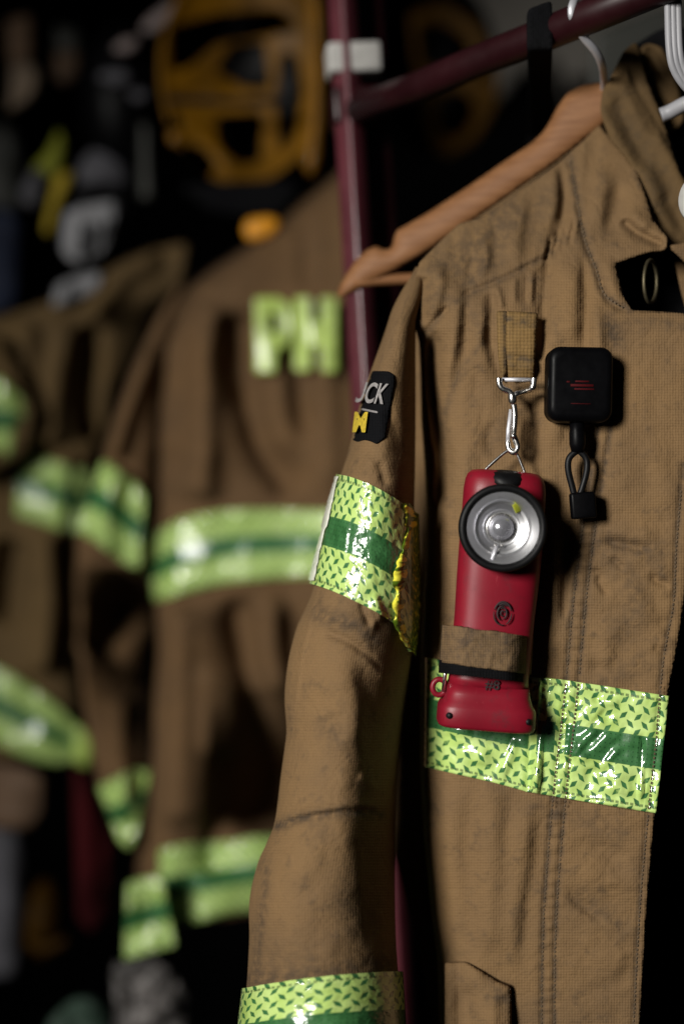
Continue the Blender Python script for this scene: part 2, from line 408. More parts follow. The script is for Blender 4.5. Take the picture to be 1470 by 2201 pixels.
M = dict(
    cloth=cloth('tan_cloth', TAN, DIRT),
    cloth_dark=cloth('collar_cloth', (0.110, 0.066, 0.026), (0.05, 0.035, 0.02)),  # tan coat cloth darkened for the shade on the collar
    web=cloth('tan_webbing', (0.185, 0.110, 0.038), (0.06, 0.045, 0.03), pitch=0.0024, weave=0.4),
    strapcloth=cloth('worn_strap_cloth', (0.165, 0.102, 0.048), (0.04, 0.03, 0.024), pitch=0.0016, weave=0.3, patch=0.9),
    back_cloth=cloth('brown_cloth', (0.138, 0.078, 0.034), (0.06, 0.04, 0.022), weave=0.05),
    left_cloth=cloth('olive_cloth', (0.135, 0.085, 0.034), (0.055, 0.04, 0.022), weave=0.05),
    tape=tape_mat('chest_tape_film', gaps=((0.0715, 0.077), (0.089, 0.096)), crinkle=0.16),
    tape_s=tape_mat('sleeve_tape_film', cell=0.0070, crinkle=0.5, yellow=(0.128, 0.140), gaps=((0.0, 0.042),)),
    tape_c=tape_mat('cuff_tape_film', cell=0.0070, crinkle=0.45),
    tape_far=tape_mat('back_tape_film', crinkle=0.3, coat=0.3),
    red=plain('red_plastic', (0.215, 0.006, 0.018), 0.45, spec=0.45, var=0.18, scale=30, bump=0.15),
    rubber=plain('black_rubber', (0.004, 0.004, 0.0045), 0.5, spec=0.2, var=0.3, bump=0.1),
    black=plain('black_plastic', (0.002, 0.002, 0.0025), 0.42, spec=0.07, var=0.3),
    blackcloth=cloth('black_cloth', (0.006, 0.006, 0.0065), (0.003, 0.003, 0.003), weave=0.2, spec=0.04),
    ink=plain('black_ink', (0.012, 0.004, 0.005), 0.7, var=0.4),
    redink=plain('dim_red_print', (0.05, 0.003, 0.004), 0.7, spec=0.1),
    chrome=plain('chrome', (0.80, 0.78, 0.75), 0.27, metal=1.0, var=0.15, scale=200),
    steel=plain('wire_steel', (0.60, 0.60, 0.64), 0.45, metal=0.5, var=0.15),
    brass=plain('dull_brass', (0.13, 0.11, 0.065), 0.55, metal=0.8),
    thread=plain('thread', (0.10, 0.068, 0.038), 0.9, var=0.4, scale=300),
    piping=plain('pale_thread', (0.33, 0.24, 0.15), 0.9, var=0.4, scale=300),
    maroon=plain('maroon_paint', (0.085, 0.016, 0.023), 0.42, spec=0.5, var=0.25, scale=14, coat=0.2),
    maroon_dark=plain('dark_maroon_paint', (0.020, 0.0035, 0.005), 0.42, spec=0.3, var=0.3, scale=14, coat=0.06),  # dark rail colour; on the upright it also carries painted shade
    white=plain('white_tape', (0.42, 0.41, 0.39), 0.6, var=0.15),
    greyplastic=plain('grey_plastic', (0.30, 0.30, 0.32), 0.5, var=0.1),
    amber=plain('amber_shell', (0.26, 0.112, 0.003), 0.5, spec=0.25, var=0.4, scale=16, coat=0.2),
    amber_dim=plain('dark_amber_shell', (0.060, 0.027, 0.002), 0.6, spec=0.08, var=0.4, scale=16),  # amber darkened for helmet parts that lie in shade
    amber_web=plain('amber_webbing', (0.19, 0.085, 0.002), 0.5, spec=0.2, var=0.6, scale=14),
    orange=plain('orange_tab', (0.80, 0.33, 0.01), 0.5, var=0.2),
    lime=plain('lime_reflective', (0.40, 0.54, 0.11), 0.4, var=0.25, scale=60, coat=0.3),
    limey=plain('lime_cloth', (0.28, 0.30, 0.008), 0.7, var=0.4, scale=20),
    greytxt=plain('grey_embroidery', (0.24, 0.225, 0.22), 0.8, var=0.3, scale=400),
    yelltxt=plain('yellow_embroidery', (0.46, 0.33, 0.02), 0.8, var=0.3, scale=400),
    wall=plain('dark_wall', (0.0025, 0.0025, 0.0028), 0.9, spec=0.05, var=0.5, scale=3),
    pale=plain('pale_wall', (0.36, 0.33, 0.29), 0.85, var=0.15, scale=4),
    greybox=plain('grey_box', (0.035, 0.036, 0.030), 0.6, var=0.3, scale=8),
    greycloth=plain('grey_cloth', (0.10, 0.098, 0.112), 0.85, var=0.5, scale=18),
    whitecard=plain('white_card', (0.26, 0.26, 0.275), 0.6, var=0.4, scale=30),
    blue=plain('navy_cloth', (0.008, 0.015, 0.042), 0.8, var=0.4, scale=12),
    tanleather=plain('tan_leather', (0.30, 0.22, 0.15), 0.75, var=0.5, scale=10),
    brown=plain('brown_leather', (0.13, 0.075, 0.04), 0.75, var=0.3, scale=12),
    redcloth=plain('dark_red_cloth', (0.035, 0.003, 0.004), 0.85, spec=0.1, var=0.5, scale=12),
    pink=plain('pale_reflective_strip', (0.28, 0.22, 0.21), 0.5, var=0.3, scale=20),
    bottle=plain('silver_cloth', (0.12, 0.11, 0.105), 0.5, metal=0.3, var=0.7, scale=22),
)
def wood_mat():
    m, nt, b = new_mat('hanger_wood'); n = N(nt); o = n.coord('Object')
    mp = nt.nodes.new('ShaderNodeMapping'); nt.links.new(o, mp.inputs[0]); mp.inputs['Rotation'].default_value = (0, -0.66, 0); mp.inputs['Scale'].default_value = (0.5, 6, 12)
    v = n.noise(mp.outputs[0], 22, 6, 0.6)
    nt.links.new(n.mix(n.ramp(v, 0.3, 0.7), C(0.165, 0.070, 0.025), C(0.225, 0.104, 0.042)), b.inputs['Base Color']); b.inputs['Roughness'].default_value = 0.6; b.inputs['Specular IOR Level'].default_value = 0.25
    return m
def yfilm_mat():
    m, nt, b = new_mat('yellow_crinkled_film'); n = N(nt); uv = n.coord('UV'); v = n.noise(uv, 190, 2, 0.5)
    nt.links.new(n.mix(n.ramp(v, 0.45, 0.54), C(0.10, 0.17, 0.012), C(0.97, 0.90, 0.08)), b.inputs['Base Color']); b.inputs['Roughness'].default_value = 0.25  # its yellow glints are painted as bright specks
    nt.links.new(n.bump(v, 0.8, 0.003), b.inputs['Normal']); return m
M['yfilm'] = yfilm_mat()
M['film'] = plain('white_film_edge', (0.92, 0.95, 0.80), 0.2, var=0.2, scale=120, bump=0.9, coat=0.8)  # near-white colour that paints a glint on the sleeve tape
def red_mat():
    m, nt, b = new_mat('worn_red_plastic'); n = N(nt); o = n.coord('Object')
    mp = nt.nodes.new('ShaderNodeMapping'); nt.links.new(o, mp.inputs[0]); mp.inputs['Rotation'].default_value = (0, 0.5, 0); mp.inputs['Scale'].default_value = (1, 1, 0.12)
    scr = n.ramp(n.noise(mp.outputs[0], 620, 3, 0.6), 0.66, 0.74); dirt = n.ramp(n.noise(o, 75, 6, 0.7), 0.52, 0.74)
    c = n.mix(n.ramp(n.noise(o, 30, 4), 0.3, 0.7), C(0.160, 0.0045, 0.013), C(0.205, 0.006, 0.017)); c = n.mix(n.math('MULTIPLY', dirt, 0.55), c, C(0.06, 0.004, 0.008)); c = n.mix(n.math('MULTIPLY', scr, 0.35), c, C(0.34, 0.05, 0.06))
    nt.links.new(c, b.inputs['Base Color']); b.inputs['Specular IOR Level'].default_value = 0.35
    nt.links.new(n.math('ADD', n.math('MULTIPLY', dirt, 0.2), 0.42), b.inputs['Roughness']); nt.links.new(n.bump(n.noise(o, 1500, 2), 0.12, 0.0005), b.inputs['Normal']); return m
M['red'] = red_mat()
M['wood'] = wood_mat()
def mirror_mat():
    m, nt, b = new_mat('reflector'); n = N(nt); o = n.coord('Object')
    b.inputs['Base Color'].default_value = C(0.80, 0.80, 0.82); b.inputs['Metallic'].default_value = 1.0; b.inputs['Roughness'].default_value = 0.36
    return m
M['mirror'] = mirror_mat()
def pane_mat():
    m = bpy.data.materials.new('clear_lens'); m.use_nodes = True; nt = m.node_tree; nt.nodes.clear()
    out = nt.nodes.new('ShaderNodeOutputMaterial'); t = nt.nodes.new('ShaderNodeBsdfTransparent'); g = nt.nodes.new('ShaderNodeBsdfGlossy'); g.inputs['Roughness'].default_value = 0.03
    fr = nt.nodes.new('ShaderNodeFresnel'); fr.inputs[0].default_value = 1.45; mx = nt.nodes.new('ShaderNodeMixShader'); nt.links.new(fr.outputs[0], mx.inputs[0]); nt.links.new(t.outputs[0], mx.inputs[1]); nt.links.new(g.outputs[0], mx.inputs[2]); nt.links.new(mx.outputs[0], out.inputs[0])
    return m
M['pane'] = pane_mat()
def bulb_mat():
    m, nt, b = new_mat('frosted_dome'); b.inputs['Base Color'].default_value = C(0.5, 0.5, 0.55); b.inputs['Roughness'].default_value = 0.16; b.inputs['Metallic'].default_value = 0.75; return m
M['bulb'] = bulb_mat()

# =================================================================== front turnout jacket
LB = np.array([(987, 480), (949, 515), (900, 565), (893, 600), (890, 650), (888, 690), (900, 735), (903, 800), (905, 900), (912, 1000), (916, 1100), (913, 1200), (908, 1300), (904, 1420), (903, 1650), (912, 1800), (926, 1950), (940, 2050), (948, 2300)], float)
def body_depth(px, py):
    d = 0.952 + (1300 - px) * 0.000055
    d = d + np.clip(700 - py, 0, None) * 0.00019 + np.clip(py - 1800, 0, None) * 0.00001
    xl = np.interp(py, LB[:, 1], LB[:, 0]); t = px - xl
    R = 95.0; tt = np.clip(t / R, 0, 1)
    roll = 0.055 * (1 - np.sqrt(np.clip(1 - (1 - tt) ** 2, 0, 1))) * np.clip((py - 640) / 120, 0, 1)
    return d + roll
jacket = thing('turnout_jacket', 'tan firefighter coat on the wooden hanger with red flashlight on its chest', 'jacket', V3(1150, 2201, 0.96))
STITCH_A = [(1290, 880), (1272, 1000), (1249, 1148), (1233, 1278), (1224, 1369), (1217, 1448), (1205, 1560), (1188, 1710), (1172, 1900), (1165, 2050), (1163, 2290)]
STITCH_B = [(x + 27, y) for x, y in STITCH_A]
STITCH_R = [(1468, 1000), (1453, 1164), (1447, 1289), (1433, 1369), (1421, 1448), (1408, 1600), (1393, 1740), (1374, 1950), (1356, 2290)]
YOKE = [(893, 640), (905, 723), (938, 687), (965, 655)]
bf = []
# yoke seam and gathers
bf += [fold([(975, 640), (987, 635), (1031, 619), (1066, 605), (1140, 570), (1172, 552)], 9, 60, 5, 0.06, 'step') if False else fold([(1185, 545), (1140, 570), (1066, 605), (1031, 619), (985, 637)], -10, 6, 6, 0.1)]
bf += [fold([(905, 722), (938, 687), (968, 655)], -11, 6, 6, 0.15)]
bf += [fold([(896, 590), (893, 640), (878, 690)], -34, 16, 22, 0.15)]
bf += [fold([(925, 560), (945, 600), (938, 650), (915, 690)], 22, 22, 16, 0.25)]
bf += [fold([(948, 580), (966, 605), (982, 640), (978, 720), (962, 800), (955, 860)], 19, 24, 16, 0.3)]
bf += [fold([(1000, 640), (1003, 700), (995, 790)], -10, 16, 16, 0.3)]
bf += [fold([(934, 705), (924, 780), (931, 862), (944, 944), (950, 1000), (940, 1100)], -46, 12, 16, 0.12)]
bf += [fold([(912, 720), (912, 800), (918, 900), (924, 980)], 20, 14, 10, 0.2)]
bf += [fold([(1030, 625), (1038, 680), (1036, 740), (1050, 790), (1068, 820)], 14, 28, 13, 0.3)]
bf += [fold([(1056, 620), (1054, 680), (1050, 730), (1060, 760)], -14, 12, 12, 0.2)]
bf += [fold([(1066, 610), (1075, 650), (1082, 670)], 12, 8, 7, 0.3)]
for x0, y0, x1, y1, a in ((1134, 580, 1127, 660, -13), (1153, 570, 1150, 668, -13), (1144, 575, 1139, 660, 11), (1105, 590, 1104, 660, 9), (1119, 590, 1116, 655, -7)):
    bf += [fold([(x0, y0), (x1, y1)], a * 0.6, 6.5, 6.5, 0.3)]
bf += [fold([(1200, 345), (1214, 410), (1205, 490), (1182, 545), (1172, 620), (1168, 700), (1165, 790)], -19, 15, 14, 0.2)]
bf += [fold([(1188, 350), (1196, 420), (1187, 490)], 16, 22, 9, 0.25)]
for k in range(9):
    x = 1165 + k * 8.5; y = 545 - k * 7
    bf += [fold([(x + 12, y - 34), (x + 3, y), (x - 6, y + 36)], (-12 if k % 2 else 9), 4.6, 4.6, 0.3)]
bf += [fold([(1254, 530), (1258, 640), (1257, 790)], -12, 11, 14, 0.35), fold([(1232, 540), (1234, 640), (1222, 760)], 14, 32, 18, 0.3), fold([(1282, 640), (1285, 720), (1290, 800)], 12, 18, 14, 0.3)]
bf += [fold([(1218, 335), (1232, 380), (1240, 431), (1257, 518), (1281, 580), (1298, 632), (1320, 656), (1356, 668)], -11, 6, 6, 0.06)]
bf += [fold([(1302, 350), (1290, 430), (1285, 500)], 14, 26, 20, 0.3), fold([(1332, 385), (1322, 440), (1303, 525)], -16, 20, 24, 0.3)]
bf += [fold([(1335, 470), (1365, 498), (1410, 520), (1430, 524)], -22, 10, 10, 0.12), fold([(1345, 455), (1375, 470), (1400, 495)], 10, 14, 14, 0.3)]
bf += [fold([(1300, 545), (1320, 620), (1345, 660)], 8, 12, 12, 0.3)]
bf += [fold([(1080, 370), (1020, 450), (980, 540)], 8, 36, 30, 0.3), fold([(1130, 420), (1110, 500), (1105, 570)], 10, 26, 14, 0.3), fold([(1065, 470), (1068, 540), (1062, 595)], -9, 14, 16, 0.3), fold([(1020, 540), (1010, 580), (1004, 610)], -8, 9, 9, 0.3), fold([(1040, 500), (1045, 560), (1030, 610)], 7, 10, 8, 0.3)]
# chest
bf += [fold([(1072, 700), (1060, 780), (1085, 830), (1090, 900)], -9, 20, 18, 0.3), fold([(1120, 860), (1140, 930), (1142, 990)], -9, 16, 16, 0.3), fold([(1030, 830), (1010, 960), (985, 1100)], 8, 34, 30, 0.3), fold([(1200, 800), (1195, 900), (1200, 980)], 9, 26, 18, 0.3), fold([(1062, 900), (1050, 950), (1070, 990)], -7, 12, 12, 0.3)]
# lower body: long soft vertical folds
bf += [fold([(965, 1640), (968, 1850), (985, 2080)], 9, 30, 30, 0.25), fold([(1004, 1690), (1006, 1880), (1018, 2080)], -9, 26, 26, 0.25), fold([(1052, 1660), (1055, 1850), (1050, 2060)], 12, 30, 34, 0.15), fold([(1128, 1720), (1130, 1830), (1112, 1960), (1100, 2090)], 13, 30, 16, 0.25), fold([(1154, 1720), (1147, 1800), (1126, 1960), (1116, 2090)], -7, 20, 20, 0.3)]
bf += [fold([(1095, 1680), (1092, 1760), (1085, 1850)], -4, 18, 18, 0.3)]
bf += [fold([(1180, 1100), (1185, 1200), (1180, 1330)], 10, 20, 18, 0.3), fold([(1225, 1140), (1213, 1280), (1212, 1340)], -16, 10, 8, 0.2)]
# flap wrinkles
for pts, a, w in (([(1281, 1155), (1344, 1173), (1412, 1180)], -11, 10), ([(1300, 1140), (1360, 1150), (1420, 1150)], 7, 16), ([(1310, 1194), (1325, 1210), (1345, 1226)], -8, 9), ([(1266, 1226), (1285, 1232), (1302, 1250)], -8, 8), ([(1276, 1235), (1295, 1262), (1309, 1285)], -9, 9), ([(1390, 1230), (1415, 1250), (1444, 1260)], -10, 9), ([(1330, 1240), (1370, 1290), (1400, 1360)], 7, 26), ([(1310, 1340), (1305, 1390), (1290, 1440)], 6, 20), ([(1260, 1370), (1280, 1420), (1275, 1460)], -5, 14), ([(1400, 1390), (1420, 1400), (1436, 1410)], -6, 8),
                  ([(1250, 1790), (1300, 1830), (1360, 1850)], -7, 18), ([(1240, 1860), (1300, 1890), (1370, 1930)], 8, 22), ([(1215, 1900), (1245, 1940), (1310, 1985)], -9, 14), ([(1250, 2010), (1300, 2060), (1360, 2080)], 6, 26), ([(1400, 930), (1430, 1050), (1440, 1120)], 6, 26), ([(1300, 900), (1330, 1000), (1320, 1100)], 6, 40)):
    bf += [fold(pts, a, w, w, 0.3)]
# raised storm flap: an edge left of the two stitch rows
FLAP = [(1330, 668), (1318, 760), (1300, 860), (1262, 1000), (1236, 1140), (1212, 1290), (1180, 1420), (1150, 1480), (1140, 1600), (1135, 1700), (1140, 1780), (1128, 1960), (1124, 2290)]
def puckers(px, py):
    d, sd, t = line_fields(px, py, smooth_line(STITCH_A)); d2, _, t2 = line_fields(px, py, smooth_line(STITCH_B)); d3, _, t3 = line_fields(px, py, smooth_line(STITCH_R))
    return -5.0 * np.exp(-(d / 5) ** 2) - 5.0 * np.exp(-(d2 / 5) ** 2) - 4 * np.exp(-(d3 / 5) ** 2) + 2.6 * np.sin(py / 4.6 + 2 * np.sin(py / 31)) * np.exp(-((px - np.interp(py, [p[1] for p in STITCH_A], [p[0] + 13 for p in STITCH_A])) / 18) ** 2) * (py > 1080)
def drape(px, py):
    up = np.clip((1150 - py) / 250, 0, 1); lo = np.clip((py - 1650) / 120, 0, 1) * np.clip((1190 - px) / 40, 0, 1)
    a = fbm(px / 46 + 0.002 * py, py / 330, 3) * 11 * up * np.clip((1330 - px) / 60, 0.25, 1)
    b = fbm(px / 75 + 5, py / 800, 2) * 12 * lo
    c = fbm((px + 0.5 * py) / 60, (py - 0.3 * px) / 38, 3) * 7 * np.clip((px - 1200) / 60, 0, 1) * np.clip((py - 1050) / 150, 0, 1)
    return a + b + c
def front_depth(px, py): return body_depth(px, py) - (fold_height(px, py, bf) * (1.1 + 0.02 * (py < 1000)) + drape(px, py) + 7.0 * fbm(px / 150, py / 150) + puckers(px, py)) * PXM
OUT = [(987, 480), (949, 515), (900, 565), (893, 600), (890, 650), (888, 690)] + [tuple(p) for p in LB[6:]] + [(1362, 2300), (1375, 2201), (1390, 1950), (1408, 1748), (1422, 1610), (1436, 1490), (1456, 1390), (1472, 1280), (1490, 1100), (1500, 900), (1505, 680), (1470, 672), (1358, 666), (1340, 635), (1322, 566), (1380, 546), (1432, 532), (1436, 512), (1402, 470), (1388, 420), (1370, 370), (1338, 325), (1300, 282), (1286, 268), (1255, 300), (1225, 325), (1200, 350), (1120, 408), (1040, 465)]
marks = [([(893, 600), (905, 723), (938, 687), (968, 655), (1066, 605), (1185, 545)], 9, 0.5), ([(1225, 340), (1240, 431), (1257, 518), (1281, 580), (1298, 632), (1350, 664)], 10, 0.75), (STITCH_A, 7, 0.9), (STITCH_B, 7, 0.9), (STITCH_R, 7, 0.75),
         ([(1040, 735), (993, 799), (963, 862), (950, 910)], 9, 0.5), ([(1060, 960), (1090, 900), (1130, 880)], 22, 0.35), ([(1090, 470), (1010, 540), (960, 570)], 60, 0.6), ([(1010, 600), (1040, 560)], 26, 0.6), ([(930, 620), (960, 640)], 20, 0.5), ([(1180, 420), (1150, 500)], 30, 0.4), ([(1290, 1160), (1350, 1175), (1420, 1180)], 22, 0.55), ([(1330, 1215), (1370, 1280), (1340, 1360)], 34, 0.45), ([(1380, 1420), (1300, 1470)], 26, 0.4), ([(1310, 690), (1320, 730)], 22, 0.8), ([(1340, 690), (1470, 700)], 12, 0.4), ([(1240, 1760), (1320, 1790)], 26, 0.4), ([(1250, 1930), (1330, 1990)], 28, 0.45), ([(1200, 1700), (1195, 1760)], 14, 0.7), ([(1380, 1180), (1430, 1240)], 16, 0.5), ([(1010, 1640), (1080, 1700)], 30, 0.25), ([(1015, 600), (1000, 610)], 16, 0.7), ([(1000, 640), (1030, 700)], 16, 0.4), ([(900, 2250), (1380, 2280)], 90, 0.35)]
front = panel('front_body', OUT, front_depth, M['cloth'], jacket, step=5.5, smooth=1, marks=marks, thick=0.0025, edge=(6, 5))
front['label'] = 'tan woven front of the coat with dusty double stitched flap'
# back half of the coat behind (seen in the sleeve gap and neck)
panel('back_body', [(905, 560), (1000, 480), (1200, 350), (1300, 250), (1480, 240), (1600, 420), (1620, 2300), (955, 2300), (905, 2080), (850, 1850), (815, 1750), (815, 1000), (870, 760)], lambda x, y: 1.115 + 0 * x, M['cloth'], jacket, step=16, folds=[fold([(950, 900), (945, 1900)], 20, 30), fold([(1200, 400), (1250, 2200)], 15, 60)], noise=(10, 120), thick=0.003)
# dark lining at the neck with a brass ring behind the opening
panel('lining', [(1290, 300), (1330, 120), (1365, 95), (1420, 60), (1560, 60), (1560, 720), (1320, 720), (1300, 560)], lambda x, y: 1.062 + 0 * x, M['blackcloth'], jacket, step=14, folds=[fold([(1440, 560), (1450, 690)], 12, 20)], noise=(6, 60), thick=0.002)
sweep('brass_ring', [V3(1397 + 14 * math.cos(a), 605 + 46 * math.sin(a), 0.985 + 0.010 * math.cos(a)) for a in np.linspace(0, 2 * PI, 40, endpoint=False)], 0.0013, M['brass'], jacket, n=8, closed=True)
panel('inner_facing', [(1449, 558), (1470, 560), (1500, 700), (1484, 700), (1462, 622)], lambda x, y: 1.01 + 0 * x, M['cloth'], jacket, step=7, thick=0.002)
panel('neck_flap', [(1431, 529), (1452, 524), (1480, 520), (1560, 520), (1560, 640), (1500, 590), (1470, 564), (1450, 544)], lambda x, y: 0.982 + 0 * x, M['cloth'], jacket, step=6, edge=(6, 6), thick=0.003)
# collar
cf = [fold([(1336, 140), (1363, 200), (1398, 262), (1432, 321), (1462, 375), (1490, 430)], 20, 26, 8, 0.05), fold([(1322, 200), (1350, 290), (1400, 380)], -12, 18, 18, 0.25), fold([(1300, 240), (1345, 320), (1395, 400), (1420, 480)], 10, 14, 18, 0.2), fold([(1420, 410), (1450, 470), (1480, 500)], -14, 14, 14, 0.25), fold([(1370, 330), (1420, 420), (1460, 520)], 9, 16, 14, 0.3), fold([(1345, 160), (1380, 230), (1420, 300)], -14, 14, 10, 0.2)]
COLLAR = [(1363, 90), (1339, 110), (1325, 138), (1308, 173), (1294, 193), (1289, 235), (1297, 266), (1310, 302), (1345, 343), (1374, 390), (1390, 449), (1396, 492), (1424, 522), (1450, 536), (1500, 540), (1540, 430), (1490, 410), (1463, 372), (1432, 276), (1412, 221), (1391, 173), (1376, 104)]
def collar_depth(x, y): return 1.000 + np.clip(520 - y, 0, None) * 0.00009 + (x - 1380) * 0.00004
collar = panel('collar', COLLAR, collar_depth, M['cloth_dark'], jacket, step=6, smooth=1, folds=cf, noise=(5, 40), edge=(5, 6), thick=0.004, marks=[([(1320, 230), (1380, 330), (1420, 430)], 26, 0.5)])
collar['label'] = 'darker standing collar folded over at its edge'
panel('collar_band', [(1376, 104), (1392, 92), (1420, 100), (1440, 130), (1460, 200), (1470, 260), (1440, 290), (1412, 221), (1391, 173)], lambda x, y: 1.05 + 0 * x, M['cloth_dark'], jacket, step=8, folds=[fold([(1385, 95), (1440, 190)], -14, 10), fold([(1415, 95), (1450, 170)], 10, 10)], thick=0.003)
# stitching: rows of small thread stitches standing just proud of the cloth
def stitches(name, line, depthf, parent, every=9.0, length=6.0, mat=None, y0=-1e9, y1=1e9, w=1.7):
    l = np.array(smooth_line(line)); s = np.concatenate([[0], np.cumsum(np.hypot(*np.diff(l, axis=0).T))]); vs = []; fs = []
    for a in np.arange(0, s[-1] - length, every):
        u = np.linspace(a, a + length, 4); x = np.interp(u, s, l[:, 0]); y = np.interp(u, s, l[:, 1])
        if y[0] < y0 or y[-1] > y1: continue
        t = np.array([x[-1] - x[0], y[-1] - y[0]]); t /= np.hypot(*t); nx, ny = -t[1], t[0]
        lift = np.array([0.0, 2.0, 2.0, 0.0]) * PXM; b = len(vs)
        for q, hh in ((-w, 0.0), (0, 1.3 * PXM), (w, 0.0)):
            c = P3(x + nx * q, y + ny * q, depthf(x, y) - 0.0004 - lift - hh); vs += [tuple(r) for r in c]
        for r in range(2):
            for k in range(3): fs.append((b + r * 4 + k, b + r * 4 + k + 1, b + (r + 1) * 4 + k + 1, b + (r + 1) * 4 + k))
    return link_mesh(name, vs, fs, mat or M['thread'], parent)
for ln in (STITCH_A, STITCH_B): stitches('stitching', ln, front_depth, jacket, y0=1110, y1=1455); stitches('stitching', ln, front_depth, jacket, y0=1700)
stitches('stitching', STITCH_R, front_depth, jacket, y0=1050, y1=1480); stitches('stitching', STITCH_R, front_depth, jacket, y0=1745)
stitches('stitching', [(1225, 345), (1240, 431), (1257, 518), (1281, 580), (1298, 632), (1340, 662)], lambda x, y: front_depth(x, y) - 0.001, jacket)
# pocket at the bottom
pk = panel('pocket', [(955, 2068), (1000, 2066), (1030, 2084), (1072, 2110), (1098, 2119), (1100, 2300), (955, 2300)], lambda x, y: front_depth(np.clip(x, 985, 2000), y) - 0.006 - 0.006 * np.clip((y - 2070) / 150, 0, 1), M['cloth'], jacket, step=6, folds=[fold([(1000, 2110), (1010, 2250)], -16, 20), fold([(1060, 2130), (1062, 2260)], 8, 16), fold([(1070, 2150), (1096, 2145)], -5, 5)], edge=(10, 6), noise=(4, 30), thick=0.004, marks=[([(1060, 2140), (1095, 2150)], 20, 0.8)])
# chest trim
cg = [fold([(1228, 1612), (1262, 1580), (1302, 1536)], 8.5, 13, 10, 0.2), fold([(1232, 1642), (1275, 1606), (1318, 1566)], 8.5, 13, 10, 0.2), fold([(1280, 1656), (1302, 1634), (1330, 1602)], 6, 10, 8, 0.25), fold([(1262, 1676), (1310, 1668), (1345, 1682)], 9, 17, 15, 0.25), fold([(1288, 1700), (1320, 1692), (1345, 1700)], 6, 10, 10, 0.25),
      fold([(1170, 1480), (1161, 1580), (1150, 1690)], 7, 10, 7, 0.08), fold([(1150, 1470), (1140, 1600), (1132, 1705)], -6, 6, 6, 0.05), fold([(1072, 1668), (1092, 1625), (1110, 1585)], 7, 10, 9, 0.2), fold([(975, 1622), (1015, 1612), (1050, 1632)], 8, 15, 14, 0.25), fold([(955, 1560), (985, 1566), (1020, 1570)], 7, 12, 9, 0.25), fold([(1285, 1502), (1300, 1508), (1320, 1508)], 5, 9, 8, 0.25), ] + [fold([(1190, 1718), (1260, 1722), (1390, 1738)], 4, 7, 7, 0.2)]
def tape_depth(x, y):
    return front_depth(x, y) - 0.0022 - np.where(x > 1140, 0.0016, 0.0)
WIN = np.array([0.1, 0.95, 1.4]) + np.array([-0.61, -0.76, 0.24]) * 3.4
def facet(a, b, w):
    x0 = 0.5 * (a[0] + b[0]); y0 = 0.5 * (a[1] + b[1]); g = lambda x, y: float(tape_depth(np.array([x]), np.array([y]))[0])
    d = g(x0, y0); p = P3(x0, y0, d); l = WIN - p; v = np.array([0, 0, CZ]) - p; hN = l / np.linalg.norm(l) + v / np.linalg.norm(v)
    den = (x0 - 735) / F * hN[0] + hN[1] - (y0 - 1100.5) / F * hN[2]; k = 1.0 / PXM
    gx = d / F * hN[0] / den * k; gy = -d / F * hN[2] / den * k
    bx = -(g(x0 + 10, y0) - g(x0 - 10, y0)) / 20 * k; by = -(g(x0, y0 + 10) - g(x0, y0 - 10)) / 20 * k
    return ([a, b], (gx - bx, gy - by), w, w, 0, 'facet')
cg += [facet(a, b, w) for a, b, w in (((1230, 1614), (1300, 1542), 10), ((1262, 1618), (1318, 1572), 12), ((1290, 1648), (1326, 1606), 7), ((1268, 1676), (1345, 1684), 18), ((1168, 1490), (1150, 1690), 6), ((1078, 1662), (1106, 1590), 8), ((985, 1616), (1048, 1626), 14), ((955, 1566), (1018, 1574), 9), ((1280, 1502), (1322, 1510), 6), ((1380, 1600), (1376, 1700), 4), ((1225, 1540), (1214, 1640), 4), ((1330, 1690), (1350, 1700), 9))]
patch('reflective_tape', [(914, 1413), (960, 1422), (1050, 1440), (1145, 1456), (1200, 1460), (1320, 1478), (1437, 1496)], [(912, 1648), (980, 1664), (1060, 1682), (1135, 1702), (1200, 1713), (1320, 1734), (1409, 1748)], tape_depth, M['tape'], jacket, nu=150, nv=60, folds=cg, noise=(2.5, 26))
for ln in (STITCH_A, STITCH_B, STITCH_R): stitches('stitching', ln, lambda x, y: tape_depth(x, y) - fold_height(x, y, cg) * PXM - 0.0012, jacket, y0=1468, y1=1742)
# webbing loop for the snap hook
def web_depth(x, y): return 0.957 + 0.00002 * (1110 - x) - 0.004 * np.sin(np.clip((y - 670) / 150, 0, 1) * PI)
wb = panel('webbing_loop', [(1088, 668), (1155, 672), (1152, 740), (1147, 818), (1092, 818), (1086, 740)], web_depth, M['web'], jacket, step=4.5, smooth=1, folds=[fold([(1086, 692), (1156, 698)], -5, 4, 4, 0), fold([(1090, 764), (1150, 772)], -6, 4, 4, 0), fold([(1095, 785), (1150, 792)], 5, 9, 9, 0)], noise=(3, 26), edge=(7, 4), thick=0.004, marks=[([(1086, 688), (1156, 696)], 9, 0.95), ([(1090, 768), (1150, 774)], 8, 0.8), ([(1100, 784), (1150, 790)], 7, 0.5)])
wb['label'] = 'short tan webbing loop holding the snap hook'
panel('webbing_backing', [(1066, 668), (1090, 668), (1090, 800), (1078, 822), (1070, 770)], lambda x, y: web_depth(x, y) + 0.003, M['web'], jacket, step=5, smooth=1, edge=(6, 5), thick=0.003, marks=[([(1086, 670), (1086, 815)], 7, 0.9)])

